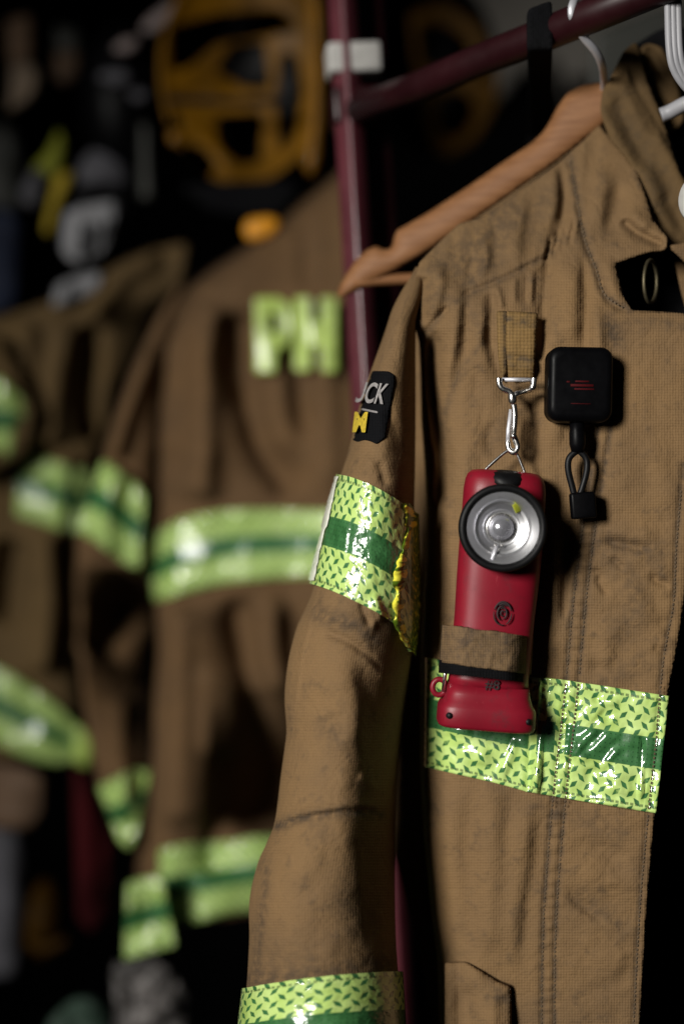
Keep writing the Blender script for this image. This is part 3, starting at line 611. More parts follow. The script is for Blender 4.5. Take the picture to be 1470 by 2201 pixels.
# ------------------------------------------------------------------ sleeve
SL = [(893, 574), (881, 597), (862, 627), (843, 665), (830, 705), (815, 748), (796, 800), (776, 860), (760, 925), (746, 980), (733, 1020), (705, 1125), (676, 1255), (659, 1302), (638, 1347), (622, 1408), (614, 1464), (612, 1510), (616, 1569), (611, 1614), (603, 1674), (591, 1764), (572, 1815), (556, 1850), (541, 1906), (535, 1956), (536, 2016), (530, 2126), (522, 2201), (512, 2320)]
SR = [(906, 574), (910, 600), (908, 640), (895, 690), (893, 740), (893, 800), (893, 900), (892, 1000), (890, 1100), (892, 1200), (894, 1300), (886, 1400), (872, 1500), (860, 1600), (852, 1700), (848, 1850), (850, 2000), (856, 2100), (862, 2201), (870, 2320)]
sf = [fold([(820, 850), (850, 930), (860, 1010)], -10, 16, 18, 0.3), fold([(812, 985), (822, 1020), (830, 1050)], -10, 9, 10, 0.3), fold([(800, 980), (780, 1020)], 6, 12, 12, 0.3),
      fold([(679, 1264), (664, 1345), (646, 1420), (637, 1494), (625, 1545), (618, 1580)], 9, 6, 5, 0.1),
      fold([(690, 1352), (706, 1360), (753, 1380), (790, 1408), (830, 1450)], -12, 8, 8, 0.15), fold([(690, 1322), (735, 1330), (780, 1345), (806, 1372)], 8, 14, 14, 0.2),
      fold([(800, 1270), (812, 1310), (822, 1345)], 14, 12, 8, 0.25), fold([(770, 1290), (786, 1320), (796, 1350)], -12, 8, 8, 0.3), fold([(785, 1300), (800, 1330), (806, 1360)], 10, 7, 6, 0.3),
      fold([(722, 1400), (744, 1450), (762, 1500), (764, 1560), (752, 1640)], 20, 60, 26, 0.3), fold([(752, 1410), (775, 1460), (795, 1530), (800, 1640), (795, 1720)], -12, 22, 26, 0.3), fold([(770, 1400), (815, 1440), (840, 1480)], 12, 12, 12, 0.3),
      fold([(770, 1660), (795, 1680), (818, 1702)], 12, 14, 7, 0.25), fold([(705, 1530), (720, 1580), (730, 1600)], -7, 22, 20, 0.3),
      fold([(596, 1766), (640, 1749), (700, 1738), (759, 1731), (815, 1734)], 10, 5, 9, 0.05), fold([(600, 1778), (640, 1762), (700, 1752), (759, 1745), (815, 1748)], -9, 6, 6, 0.05),
      fold([(730, 1760), (760, 1850), (770, 1950)], 8, 40, 30, 0.3), fold([(790, 1790), (795, 1900), (800, 2050)], -10, 16, 20, 0.25), fold([(640, 1800), (620, 1950), (640, 2080)], 6, 50, 40, 0.3), fold([(570, 1830), (556, 1920), (552, 2000)], 5, 8, 8, 0.3)]
def elbow(px, py): return 0
DC = [(574, 1.008), (700, 1.002), (1000, 0.998), (1400, 0.990), (1800, 0.975), (2300, 0.965)]
HD = [(574, 0.004), (620, 0.016), (700, 0.034), (800, 0.048), (1000, 0.062), (1400, 0.070), (2300, 0.072)]
sleeve = Tube(SL, SR, DC, HD, sf, (7, 80))
smarks = [([(690, 1322), (735, 1335), (780, 1355), (806, 1378)], 20, 0.75), ([(598, 1775), (640, 1760), (700, 1750), (759, 1745), (815, 1750)], 13, 0.9), ([(700, 1560), (730, 1590)], 30, 0.5), ([(720, 1480), (735, 1520)], 22, 0.2), ([(575, 1860), (560, 2000), (550, 2100)], 12, 0.6), ([(680, 1770), (700, 1800)], 24, 0.4), ([(540, 2110), (830, 2075)], 28, 0.7), ([(740, 1900), (760, 2000)], 34, 0.3), ([(600, 2080), (700, 2080)], 60, 0.35)]
sleeve.build('sleeve', 574, 2310, M['cloth'], jacket, step=5.5, nth=150, marks=smarks)
sleeve_d = lambda x, y: np.zeros_like(x)
def sleeve_pt(x, y, off):
    """point standing off the sleeve front at photo column x, row y"""
    a = np.interp(y, sleeve.l[:, 1], sleeve.l[:, 0]); b = np.interp(y, sleeve.r[:, 1], sleeve.r[:, 0])
    c = np.clip((np.asarray(x) - 0.5 * (a + b)) / (0.5 * (b - a)), -1, 1); th = np.arccos(c); p, _ = sleeve.pos(th, np.asarray(y, float), off); return p
eg = [fold([(738, 1026), (712, 1130), (688, 1250)], 10, 5, 7, 0.05), fold([(868, 1080), (858, 1180), (850, 1290), (862, 1380)], 7, 8, 6, 0.1), fold([(880, 1180), (872, 1260), (880, 1380)], 6, 5, 5, 0.1), fold([(752, 1120), (745, 1180), (738, 1200)], 6, 5, 5, 0.2)]
sleeve.band('reflective_tape', [(700, 1012), (733, 1019), (760, 1025), (800, 1043), (840, 1068), (880, 1098), (895, 1110)], [(640, 1245), (676, 1254), (720, 1270), (770, 1295), (820, 1325), (850, 1352), (880, 1405), (895, 1420)], M['tape_s'], jacket, extra=eg, noise=(5, 20), nv=50)
def strip_on_sleeve(name, line, w0, w1, off, mat, rough, step=5.0):
    l = np.array(smooth_line(line)); sl = np.concatenate([[0], np.cumsum(np.hypot(*np.diff(l, axis=0).T))]); u = np.arange(0, sl[-1], step); n = len(u); k = 7
    cx = np.interp(u, sl, l[:, 0]); cy = np.interp(u, sl, l[:, 1]); vs = []; fs = []; uv = []
    for j in range(k):
        q = j / (k - 1) * 2 - 1; x = cx + q * (w0 + w1 * fbm(cy / 22, cy * 0 + 3.3)); p = sleeve_pt(x, cy, off).copy()
        p[:, 1] -= (1 - q * q) * 0.0020 + rough * fbm(x / 9, cy / 9) * PXM
        vs += [tuple(r) for r in p]; uv += [(q * w0 * PXM, yy * PXM) for yy in cy]
    for j in range(k - 1):
        for i in range(n - 1): a = j * n + i; fs.append((a, a + n, a + n + 1, a + 1))
    return link_mesh(name, vs, fs, mat, jacket, uv)
strip_on_sleeve('film_edge', [(737, 1024), (725, 1070), (708, 1140), (692, 1205), (681, 1252)], 4.5, 5, 0.0046, M['film'], 2)  # added strip standing in for the glint on the tape's left edge
strip_on_sleeve('crinkled_film', [(866, 1082), (872, 1120), (862, 1170), (852, 1230), (848, 1290), (846, 1330), (858, 1370), (872, 1402)], 8, 12, 0.0044, M['yfilm'], 4, step=3.5)
sleeve.band('reflective_tape', [(500, 2130), (528, 2125), (600, 2112), (700, 2098), (835, 2088), (870, 2092)], [(490, 2340), (600, 2325), (700, 2315), (870, 2310)], M['tape_c'], jacket, noise=(3, 24), nv=40)
# sleeve patch with its writing
def pm(name, poly, mat, off, step=4): 
    o = panel(name, poly, lambda x, y: sleeve_pt(x, y, off)[:, 1], mat, jacket, step=step, smooth=1, thick=0.0012); return o
pm('sleeve_patch', [(800, 797), (836, 798), (847, 806), (848, 822), (838, 870), (834, 905), (827, 940), (808, 954), (795, 948), (782, 945), (768, 950), (757, 946), (759, 925), (768, 890), (781, 850)], M['blackcloth'], 0.0018)['label'] = 'black embroidered patch with grey letters and yellow mark'
def patch_text(text, x0, y0, sx, sy, lean, slope, mat, nm='lettering', shear=0.0, bold=0.0):
    def mp(x, y):
        px = x0 + x * sx + y * sy * lean; py = y0 - y * sy + x * sx * slope
        return sleeve_pt(np.array([px]), np.array([py]), 0.0036)[0]
    lettering(nm, text, 1.0, mp, mat, jacket, grid=0.12, bold=bold)
patch_text('UCK', 770, 862, 26, 60, 0.30, 0.10, M['greytxt'], bold=0.02)
patch_text('M', 767, 926, 32, 56, 0.14, 0.02, M['yelltxt'], bold=0.05)
pm('patch_line', [(776, 877), (812, 884), (811, 888), (775, 881)], M['greytxt'], 0.0036, 3)

# =================================================================== wooden hanger and its hook
hanger = thing('coat_hanger', 'wooden coat hanger with steel hook carrying the tan coat', 'hanger', V3(1290, 180, 1.03))
def hang_depth(x, y): return 1.036 + (1290 - x) * 0.00009
hw = panel('hanger_arm', [(1320, 172), (1290, 176), (1250, 182), (1218, 200), (1195, 232), (1180, 262), (1165, 285), (1140, 308), (1080, 348), (1000, 404), (920, 456), (872, 484), (852, 494), (846, 512), (842, 532), (826, 538), (810, 526), (786, 538), (762, 562), (745, 588), (728, 618), (724, 634), (732, 641), (758, 630), (800, 606), (850, 580), (905, 548), (960, 512), (1040, 458), (1120, 402), (1200, 345), (1290, 275), (1330, 240)], lambda x, y: hang_depth(x, y), M['wood'], hanger, step=8, smooth=1, edge=(14, 12), thick=0.014)
sweep('hanger_bar', [V3(760, 607, 1.088), V3(800, 603, 1.088), V3(900, 598, 1.085), V3(1100, 592, 1.080)], 0.0042, M['wood'], hanger, n=14)
sweep('hook', curve3([V3(1297, 195, 1.040), V3(1297, 168, 1.026), V3(1293, 140, 1.004), V3(1280, 112, 0.992), V3(1255, 82, 0.984), V3(1236, 52, 0.978), V3(1228, 28, 0.974), V3(1232, 4, 0.976), V3(1246, -14, 0.988), V3(1270, -16, 1.01), V3(1288, -2, 1.02)], 8), 0.0028, M['steel'], hanger, n=12, flat=0.6)

# =================================================================== red right-angle flashlight
ROLL = math.atan2(46, 566)
FB = V3(1036, 1555, 0.962)
torch = thing('flashlight', 'red right angle flashlight with round chrome reflector clipped to the tan coat', 'flashlight', FB, rot=(0, ROLL, 0))
def se_loft(name, prof, mat, parent, n=64, e=0.55, cap=True):
    """prof rows: z, half width, y front, y back, x shift"""
    vs = []; fs = []
    for z, hwid, yf, yb, xs in prof:
        yc = 0.5 * (yf + yb); hy = 0.5 * (yb - yf)
        for k in range(n):
            a = 2 * PI * k / n; c, s = math.cos(a), math.sin(a)
            vs.append((xs + hwid * math.copysign(abs(c) ** e, c), yc + hy * math.copysign(abs(s) ** e, s), z))
    for j in range(len(prof) - 1):
        for k in range(n): fs.append((j * n + k, j * n + (k + 1) % n, (j + 1) * n + (k + 1) % n, (j + 1) * n + k))
    if cap: fs.append(tuple(reversed(range(n)))); fs.append(tuple(range((len(prof) - 1) * n, len(prof) * n)))
    o = link_mesh(name, vs, fs, mat, parent); return o
bodyp = [(0.028, 0.0268, -0.034, 0.002, 0), (0.033, 0.0263, -0.033, 0.002, 0), (0.050, 0.0262, -0.033, 0.002, 0.0003), (0.075, 0.0264, -0.034, 0.002, 0.0005), (0.100, 0.0272, -0.035, 0.002, 0.0007), (0.120, 0.0274, -0.036, 0.002, 0.0007), (0.145, 0.0273, -0.036, 0.002, 0.0006), (0.158, 0.0271, -0.035, 0.002, 0.0004), (0.164, 0.0262, -0.034, 0.002, 0.0002), (0.1675, 0.0248, -0.032, 0.001, 0), (0.1700, 0.0222, -0.029, -0.001, 0), (0.1708, 0.017, -0.024, -0.006, 0)]
se_loft('body', bodyp, M['red'], torch, e=0.72)
basep = [(0.0000, 0.0300, -0.036, 0.002, 0), (0.0008, 0.0314, -0.0375, 0.003, 0), (0.0025, 0.0322, -0.0385, 0.003, 0), (0.0125, 0.0322, -0.0385, 0.003, 0), (0.0145, 0.0316, -0.038, 0.003, 0), (0.0175, 0.0296, -0.0365, 0.003, 0), (0.0225, 0.0278, -0.0345, 0.002, 0), (0.0285, 0.0269, -0.0335, 0.002, 0)]
bs = se_loft('base', basep, M['red'], torch, e=0.5)
for sx in (-1, 1): lathe('screw', [(0.0, -0.0007), (0.0018, -0.0007), (0.0022, 0.0006)], M['rubber'], bs, Matrix.Translation((sx * 0.0262, -0.0372, 0.0085)) @ Matrix.Rotation(sx * 0.5, 4, 'Z'), n=14)
sweep('loop', [Vector((-0.0325 + 0.0044 * math.cos(a), -0.020, 0.0245 + 0.0052 * math.sin(a))) for a in np.linspace(0, 2 * PI, 28, endpoint=False)], 0.0019, M['red'], torch, n=10, closed=True)
sweep('loop_pin', [Vector((-0.0295, -0.021, 0.042)), Vector((-0.0295, -0.022, 0.034)), Vector((-0.0298, -0.022, 0.022))], 0.0014, M['chrome'], torch, n=10)
# head: bezel, reflector, dome, pane
HM = Matrix.Translation((-0.0022, -0.036, 0.1330))
lathe('bezel', [(0.0262, 0.004), (0.0276, 0.002), (0.0281, -0.006), (0.0284, -0.009), (0.0284, -0.0125), (0.0279, -0.0142), (0.0268, -0.0150), (0.0252, -0.0150), (0.0240, -0.0142), (0.0234, -0.0122), (0.0232, -0.0085), (0.0232, -0.004)], M['rubber'], torch, HM, n=72)
rp = []
for k in range(22):
    r = 0.0232 - (0.0232 - 0.0062) * k / 21.0; rp.append((r, -0.0118 + 0.0108 * (1 - (r / 0.0232) ** 2) + (0.0006 if k in (7, 8, 15) else 0.0)))
refl = lathe('reflector', rp + [(0.0055, -0.0006), (0.0, -0.0006)], M['mirror'], torch, HM, n=72)
lathe('bulb_dome', [(0.0, -0.0105), (0.0020, -0.0102), (0.0042, -0.0094), (0.0062, -0.0080), (0.0076, -0.0060), (0.0084, -0.0035), (0.0086, -0.0008)], M['bulb'], torch, HM, n=40)
lathe('bulb_collar', [(0.0086, -0.003), (0.0094, -0.0038), (0.0100, -0.0025), (0.0100, -0.0008)], M['chrome'], torch, HM, n=40)
sweep('filament_post', [HM @ Vector((-0.0022, -0.0065, -0.0115)), HM @ Vector((-0.0050, -0.0095, -0.0210))], 0.0013, M['steel'], torch, n=8)
for sx in (-0.0034, 0.0006): lathe('led', [(0.0, -0.0012), (0.0007, -0.0009), (0.0010, 0.0), (0.0009, 0.001)], M['chrome'], torch, HM @ Matrix.Translation((sx, -0.0070, -0.0112)), n=12)
box('yellow_chip', HM @ Vector((0.0082, -0.0072, 0.0135)), (0.0046, 0.0012, 0.0062), M['limey'], torch, 0.0006, 2, Matrix.Rotation(-0.5, 3, 'Y') @ Matrix.Rotation(0.55, 3, 'Z'))  # solid piece standing in for the yellow die's reflection
lathe('lens_pane', [(0.0, -0.0124), (0.012, -0.0124), (0.0231, -0.0122)], M['pane'], torch, HM, n=64)
# switch cap on top, wire bail
se_loft('switch_cap', [(0.1600, 0.0085, -0.0372, -0.008, 0), (0.1620, 0.0118, -0.0374, -0.006, 0), (0.1655, 0.0130, -0.0360, -0.006, 0), (0.1690, 0.0118, -0.0330, -0.008, 0), (0.1708, 0.0085, -0.0280, -0.011, 0), (0.1714, 0.004, -0.023, -0.015, 0)], M['rubber'], torch, n=40, e=0.8)
sweep('wire_bail', curve3([Vector((-0.0150, -0.016, 0.1685)), Vector((-0.0100, -0.016, 0.1745)), Vector((-0.0015, -0.016, 0.1830)), Vector((0.0030, -0.016, 0.1855)), Vector((0.0062, -0.016, 0.1835)), Vector((0.0104, -0.016, 0.1760)), Vector((0.0136, -0.016, 0.1690))], 6), 0.0011, M['chrome'], torch, n=10)
# black marks on the body: worn round crest and hand-written number
def on_body(x, z): return Vector((x, -0.0352 - 0.0006 + 0.6 * max(0.0, abs(x) - 0.008) ** 1.5 * 0.9, z))
cz = 0.0775; cr = []
def crest_arc(rx, rz, a0, a1, w):
    pts = [on_body(0.0035 + rx * math.cos(a), cz + rz * math.sin(a)) for a in np.linspace(a0, a1, 20)]
    return pts, [w * (0.45 + 0.55 * math.sin(PI * k / 19)) for k in range(20)]
em = None
for q in ((0.0056, 0.0074, 0.25, 2.9, 0.00095), (0.0058, 0.0076, 3.0, 5.0, 0.0006), (0.0058, 0.0078, 5.2, 6.35, 0.0006), (0.0034, 0.0048, 1.2, 4.4, 0.00075), (0.0026, 0.0036, -1.6, 2.2, 0.0007), (0.0012, 0.0018, 0.0, 5.5, 0.0006), (0.0046, 0.0062, 0.9, 2.2, 0.0009)):
    p_, r_ = crest_arc(*q); sweep('crest_stroke' if em else 'crest', p_, r_, M['ink'], em or torch, n=6, flat=0.25) if em else None
    if em is None: em = sweep('crest', p_, r_, M['ink'], torch, n=6, flat=0.25); em['label'] = 'small worn black oval crest'
lettering('lettering', '#8', 0.0088, lambda x, y: on_body(-0.0040 + x, 0.0275 + y) + Vector((0, 0.0008, 0)), M['ink'], torch, grid=0.5, bold=0.012)

# strap across the flashlight (belongs to the coat)
STC = [(948, 1358), (1145, 1372)]
def strap(name, tl, tr, bl, br, yoff, mat, th, noise):
    nu, nv = 70, 16; vs = []; uv = []; fs = []; fl = math.cos(ROLL)
    for j in range(nv):
        v = j / (nv - 1)
        for i in range(nu):
            u = i / (nu - 1); x = (tl[0] + (tr[0] - tl[0]) * u) * (1 - v) + (bl[0] + (br[0] - bl[0]) * u) * v; y = (tl[1] + (tr[1] - tl[1]) * u) * (1 - v) + (bl[1] + (br[1] - bl[1]) * u) * v
            s = 2 * u - 1; wrap = 1 - abs(s) ** 5
            d = 0.954 - 0.036 * wrap - yoff - noise * PXM * float(fbm(np.array(x / 24), np.array(y / 24)))
            vs.append(P3(x, y, d)); uv.append((x * PXM, y * PXM))
    for j in range(nv - 1):
        for i in range(nu - 1):
            a = j * nu + i; fs.append((a, a + nu, a + nu + 1, a + 1))
    g = [0.75 * math.exp(-min(abs(p[1] - q) for q in ()) ** 2) if False else 0.55 * random.random() for p in vs]
    o = link_mesh(name, vs, fs, mat, jacket, uv, g); thicken(o, th); return o
strap('flashlight_strap', (949, 1343), (1146, 1369), (944, 1423), (1141, 1450), 0.002, M['strapcloth'], 0.003, 6)['label'] = 'worn brown strap looped round the red flashlight'
strap('elastic_band', (943, 1418), (1140, 1445), (942, 1446), (1138, 1468), 0.0005, M['blackcloth'], 0.002, 1)

# =================================================================== snap hook between loop and flashlight
snap = thing('snap_hook', 'shiny metal snap hook linking the webbing loop to the flashlight', 'clip', V3(1100, 960, 0.945))
sd = 0.945
sweep('swivel_yoke', curve3([V3(1072, 812, sd), V3(1073, 826, sd), V3(1080, 836, sd), V3(1094, 842, sd), V3(1102, 850, sd), V3(1112, 846, sd), V3(1130, 840, sd + .004), V3(1143, 834, sd), V3(1146, 824, sd), V3(1147, 812, sd)], 6), 0.0021, M['chrome'], snap, n=12)
sweep('yoke_bar', [V3(1074, 816, sd + .003), V3(1146, 816, sd + .003)], 0.0014, M['steel'], snap, n=10)
sweep('barrel', [V3(1100, 842, sd), V3(1100, 850, sd), V3(1101, 862, sd), V3(1103, 870, sd)], [0.0022, 0.0030, 0.0030, 0.0022], M['chrome'], snap, n=16)
sweep('hook_body', curve3([V3(1103, 866, sd), V3(1106, 890, sd), V3(1105, 915, sd - .001), V3(1104, 935, sd), V3(1109, 950, sd), V3(1112, 962, sd), V3(1105, 972, sd), V3(1094, 966, sd + .001), V3(1091, 950, sd + .002)], 7), 0.0021, M['chrome'], snap, n=12)
sweep('gate', [V3(1091, 950, sd + .002), V3(1092, 925, sd + .003), V3(1098, 880, sd + .003)], 0.0015, M['steel'], snap, n=10)
sweep('thumb_knob', [V3(1103, 936, sd - .002), V3(1103, 938, sd - .0055)], 0.0018, M['chrome'], snap, n=12)

# =================================================================== black retractor
RC = V3(1243, 828, 0.941)
retr = thing('gear_retractor', 'square black gear retractor clipped to the coat right of the snap hook', 'retractor', RC, rot=(0, 0.02, 0))
def rounded(name, w, h, t, r, bev, mat, parent, cy=0.0, taper=0.94):
    n = 10; pts = []
    for cx, cz_, a0 in ((w / 2 - r, h / 2 - r, 0), (-w / 2 + r, h / 2 - r, PI / 2), (-w / 2 + r, -h / 2 + r, PI), (w / 2 - r, -h / 2 + r, 1.5 * PI)):
        for k in range(n + 1): a = a0 + PI / 2 * k / n; pts.append((cx + r * math.cos(a), cz_ + r * math.sin(a)))
    rows = [(1.0, t / 2), (1.0, -t / 2 + bev)]
    for k in range(1, 7): a = PI / 2 * k / 6; rows.append((1 - (1 - math.cos(a)) * 2 * bev / w, -t / 2 + bev - bev * math.sin(a)))
    vs = []; fs = []; m = len(pts)
    for sc, y in rows: vs += [(x * sc, y + cy, z * sc) for x, z in pts]
    for j in range(len(rows) - 1):
        for k in range(m): fs.append((j * m + k, j * m + (k + 1) % m, (j + 1) * m + (k + 1) % m, (j + 1) * m + k))
    fs.append(tuple(range((len(rows) - 1) * m, len(rows) * m))); fs.append(tuple(reversed(range(m))))
    return link_mesh(name, vs, fs, mat, parent)
case = rounded('case', 0.0425, 0.0495, 0.020, 0.008, 0.005, M['black'], retr)
logo = box('logo', (0.0005, -0.0101, -0.0010), (0.015, 0.0004, 0.0016), M['redink'], case, 0.0001, 1)
for x, z, w in ((-0.0085, 0.0012, 0.0022), (0.0005, 0.0016, 0.0090), (0.002, -0.0034, 0.013), (0.0, -0.0130, 0.013)):
    box('logo_bar', (x, -0.0101, z), (w, 0.0004, 0.0010 if z > -0.01 else 0.0005), M['redink'], logo, 0.0001, 1)
k0 = lambda px, py: (np.array(P3(px, py, 0.941)) - np.array(RC)).tolist()
sweep('swivel', [k0(1240, 902), k0(1241, 925), k0(1242, 930), k0(1243, 955), k0(1243, 972)], [0.0046, 0.0048, 0.0054, 0.0054, 0.0040], M['black'], retr, n=18)
sweep('cord_loop', curve3([k0(1243, 968), k0(1226, 985), k0(1224, 1010), k0(1233, 1045), k0(1240, 1068), k0(1248, 1066), k0(1256, 1045), k0(1264, 1010), k0(1262, 985), k0(1246, 968)], 6), 0.0022, M['rubber'], retr, n=10)
cb = V3(1257, 1086, 0.941) - RC
box('clip_block', cb, (0.0165, 0.009, 0.0175), M['black'], retr, 0.0018, 3, Matrix.Rotation(-0.10, 3, 'Y'))

# =================================================================== clothes rack: post, rail
rack = thing('clothes_rack', 'maroon steel rack with square post and round rail behind the coat', 'rack', V3(900, 2300, 1.22))
def prism(name, a, b, wx, wy, mat, parent, bev=0.003, yaw=0.0):
    d = (b - a); L = d.length; zx = d.normalized(); ax = Vector((math.cos(yaw), math.sin(yaw), 0)); ax = (ax - zx * ax.dot(zx)).normalized(); ay = zx.cross(ax)
    R = Matrix((ax, ay, zx)).transposed()
    return box(name, (a + b) * 0.5, (wx, wy, L), mat, parent, bev, 3, R)
PA = V3(748, -160, 1.20); PB = V3(900, 2500, 1.20)
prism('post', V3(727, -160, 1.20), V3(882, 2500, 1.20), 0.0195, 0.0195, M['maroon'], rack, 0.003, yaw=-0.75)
prism('channel', V3(771, -160, 1.235), V3(926, 2500, 1.235), 0.031, 0.020, M['maroon_dark'], rack, 0.003, yaw=0.25)  # recessed side of the upright, its shade put into the darker maroon
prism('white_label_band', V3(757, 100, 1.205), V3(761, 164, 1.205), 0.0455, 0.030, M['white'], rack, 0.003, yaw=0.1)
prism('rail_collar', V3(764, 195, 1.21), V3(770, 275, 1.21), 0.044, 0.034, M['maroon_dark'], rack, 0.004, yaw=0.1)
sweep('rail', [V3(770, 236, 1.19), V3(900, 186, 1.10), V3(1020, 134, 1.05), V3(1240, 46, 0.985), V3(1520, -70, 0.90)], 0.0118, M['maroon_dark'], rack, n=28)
strapo = panel('hanging_strap', [(1132, 20), (1186, 0), (1188, 470), (1176, 500), (1140, 500), (1134, 470)], lambda x, y: 0.988 + np.clip(y - 105, 0, 190) * 0.0009, M['blackcloth'], None, step=8, thick=0.003, noise=(3, 40))
tag(strapo, 'flat black strap hanging over the rail left of the steel hook', 'strap')
# grey plastic hanger at the right edge
gh = thing('plastic_hanger', 'grey plastic hanger at the far right edge with ribbed hook', 'hanger', V3(1480, 200, 0.99))
for dx in (-11, 0, 11):
    sweep('hook_rib', curve3([V3(1445 + dx, -40, 0.93), V3(1446 + dx, 40, 0.93), V3(1449 + dx, 110, 0.93), V3(1458 + dx, 150, 0.932), V3(1478 + dx * .8, 185, 0.935), V3(1505 + dx * .6, 212, 0.94)], 7), 0.0024, M['greyplastic'], gh, n=12)
sweep('hanger_arm', curve3([V3(1420, 248, 1.0), V3(1440, 240, 0.998), V3(1475, 222, 0.99), V3(1530, 205, 0.98)], 5), 0.0052, M['greyplastic'], gh, n=14)
lathe('end_disc', [(0.0, -0.006), (0.010, -0.0056), (0.0165, -0.0035), (0.0185, 0.0), (0.0165, 0.004), (0.0, 0.005)], M['white'], gh, Matrix.Translation(V3(1512, 425, 0.935)) @ Matrix.Rotation(-0.7, 4, 'Z'), n=40)

# black coat beyond the flap
bj = panel('black_coat', [(1350, 640), (1600, 560), (1680, 2320), (1340, 2320), (1345, 1500)], lambda x, y: 1.045 + 0 * x, M['blackcloth'], None, step=12, folds=[fold([(1440, 1650), (1470, 1900)], 22, 20), fold([(1400, 1800), (1430, 2150)], 20, 26), fold([(1470, 1350), (1440, 1560)], 18, 22)], noise=(14, 60), thick=0.004)
tag(bj, 'black garment hanging behind the right edge of the tan coat', 'jacket')

# =================================================================== the brown coat with PH behind
D1 = 1.50
ph = thing('turnout_jacket', 'blurred brown coat with PH letters on its back behind the rack post', 'jacket', V3(550, 2000, D1))
pf = [fold([(470, 640), (440, 760), (440, 900), (430, 1090)], 34, 34, 26, 0.1), fold([(395, 640), (360, 800), (350, 1000)], 24, 20, 22, 0.15), fold([(500, 660), (505, 760), (560, 960), (640, 1070)], -46, 22, 30, 0.1), fold([(398, 700), (385, 850), (380, 1050)], -22, 16, 18, 0.15), fold([(590, 700), (600, 850), (620, 1000)], 22, 36, 26, 0.2), fold([(690, 700), (700, 900), (700, 1090)], 20, 30, 26, 0.2), fold([(645, 720), (650, 860), (660, 950)], -24, 18, 20, 0.2),
      fold([(390, 1290), (390, 1500), (390, 1790)], 36, 40, 32, 0.1), fold([(500, 1270), (525, 1400), (560, 1600), (540, 1800)], -50, 26, 30, 0.1), fold([(440, 1300), (450, 1500)], 10, 22, 22, 0.2), fold([(590, 1270), (580, 1400), (610, 1500)], 26, 26, 22, 0.2), fold([(470, 1600), (460, 1800), (455, 1900)], -40, 22, 40, 0.15), fold([(650, 450), (660, 570), (655, 640)], -16, 14, 14, 0.2), fold([(620, 1290), (650, 1480), (640, 1700)], -30, 20, 24, 0.2), fold([(455, 1420), (450, 1600), (445, 1800)], 16, 20, 60, 0.15), fold([(350, 1300), (350, 1600)], -20, 14, 14, 0.2)]
pf = [(p, a, wl * 1.3, wr * 1.35, t, k) for p, a, wl, wr, t, k in pf]
PB_ = [(730, 365), (690, 400), (640, 440), (600, 482), (520, 535), (450, 580), (400, 622), (362, 680), (345, 760), (335, 900), (332, 1000), (324, 1130), (316, 1230), (333, 1290), (340, 1400), (332, 1500), (328, 1600), (318, 1720), (300, 1830), (290, 1890), (340, 1900), (345, 1990), (480, 1975), (600, 1955), (800, 1940), (800, 700), (765, 560), (752, 330)]
def ph_base(x, y): return D1 - fbm(x / 85, y / 520, 2) * 26 * D1 / F + np.clip(620 - y, 0, None) * 0.0002 - (x - 550) * 0.00005 + 0.09 * np.exp(-np.clip(x - np.interp(y, [360, 480, 620, 760, 1230, 1900], [720, 600, 400, 345, 318, 290]), 0, None) / 22.0)
def ph_depth(x, y): return ph_base(x, y) + 0.0010 * np.clip(x - 445, 0, 160) * np.clip((y - 1480) / 180, 0, 1) * (1 - 0.75 * np.clip((y - 1740) / 60, 0, 1)) - (1.35 * fold_height(x, y, pf) + 10 * fbm(x / 90, y / 90)) * D1 / F
panel('back_body', PB_, ph_depth, M['back_cloth'], ph, step=10, thick=0.004)
patch('reflective_tape', [(316, 1168), (345, 1140), (400, 1112), (500, 1096), (600, 1095), (720, 1097), (860, 1100)], [(330, 1292), (360, 1286), (400, 1274), (480, 1255), (560, 1246), (680, 1240), (860, 1240)], lambda x, y: ph_depth(x, y) - 0.004, M['tape_far'], ph, nu=80, nv=14, noise=(8, 40))
patch('hem_tape', [(342, 1828), (380, 1818), (440, 1812), (500, 1808), (580, 1796), (860, 1780)], [(345, 1990), (400, 1985), (460, 1972), (530, 1958), (860, 1930)], lambda x, y: ph_depth(x, y) - 0.006, M['tape_far'], ph, nu=60, nv=14, noise=(8, 40))
def ph_letter(x, y): return ph_base(x, y) - 0.2 * fold_height(x, y, pf) * D1 / F - 0.020
panel('letter', [(547, 640), (600, 638), (622, 656), (628, 700), (618, 742), (596, 752), (592, 801), (548, 801)], ph_letter, M['lime'], ph, step=6, smooth=1, thick=0.001, holes=[[(579, 672), (598, 672), (600, 714), (580, 716)]])['label'] = 'lime letter P'
panel('letter', [(632, 640), (667, 637), (668, 694), (688, 694), (689, 637), (724, 640), (724, 799), (689, 799), (688, 744), (668, 744), (667, 797), (632, 797)], ph_letter, M['lime'], ph, step=6, smooth=1, thick=0.001)['label'] = 'lime letter H'
SLV = [(395, 600), (345, 670), (285, 790), (245, 900), (218, 992), (166, 1142), (162, 1250), (168, 1400), (188, 1560), (212, 1690), (262, 1815), (280, 1822), (300, 1755), (322, 1660), (332, 1480), (336, 1300), (316, 1150), (326, 1000), (334, 880), (345, 760), (372, 680)]
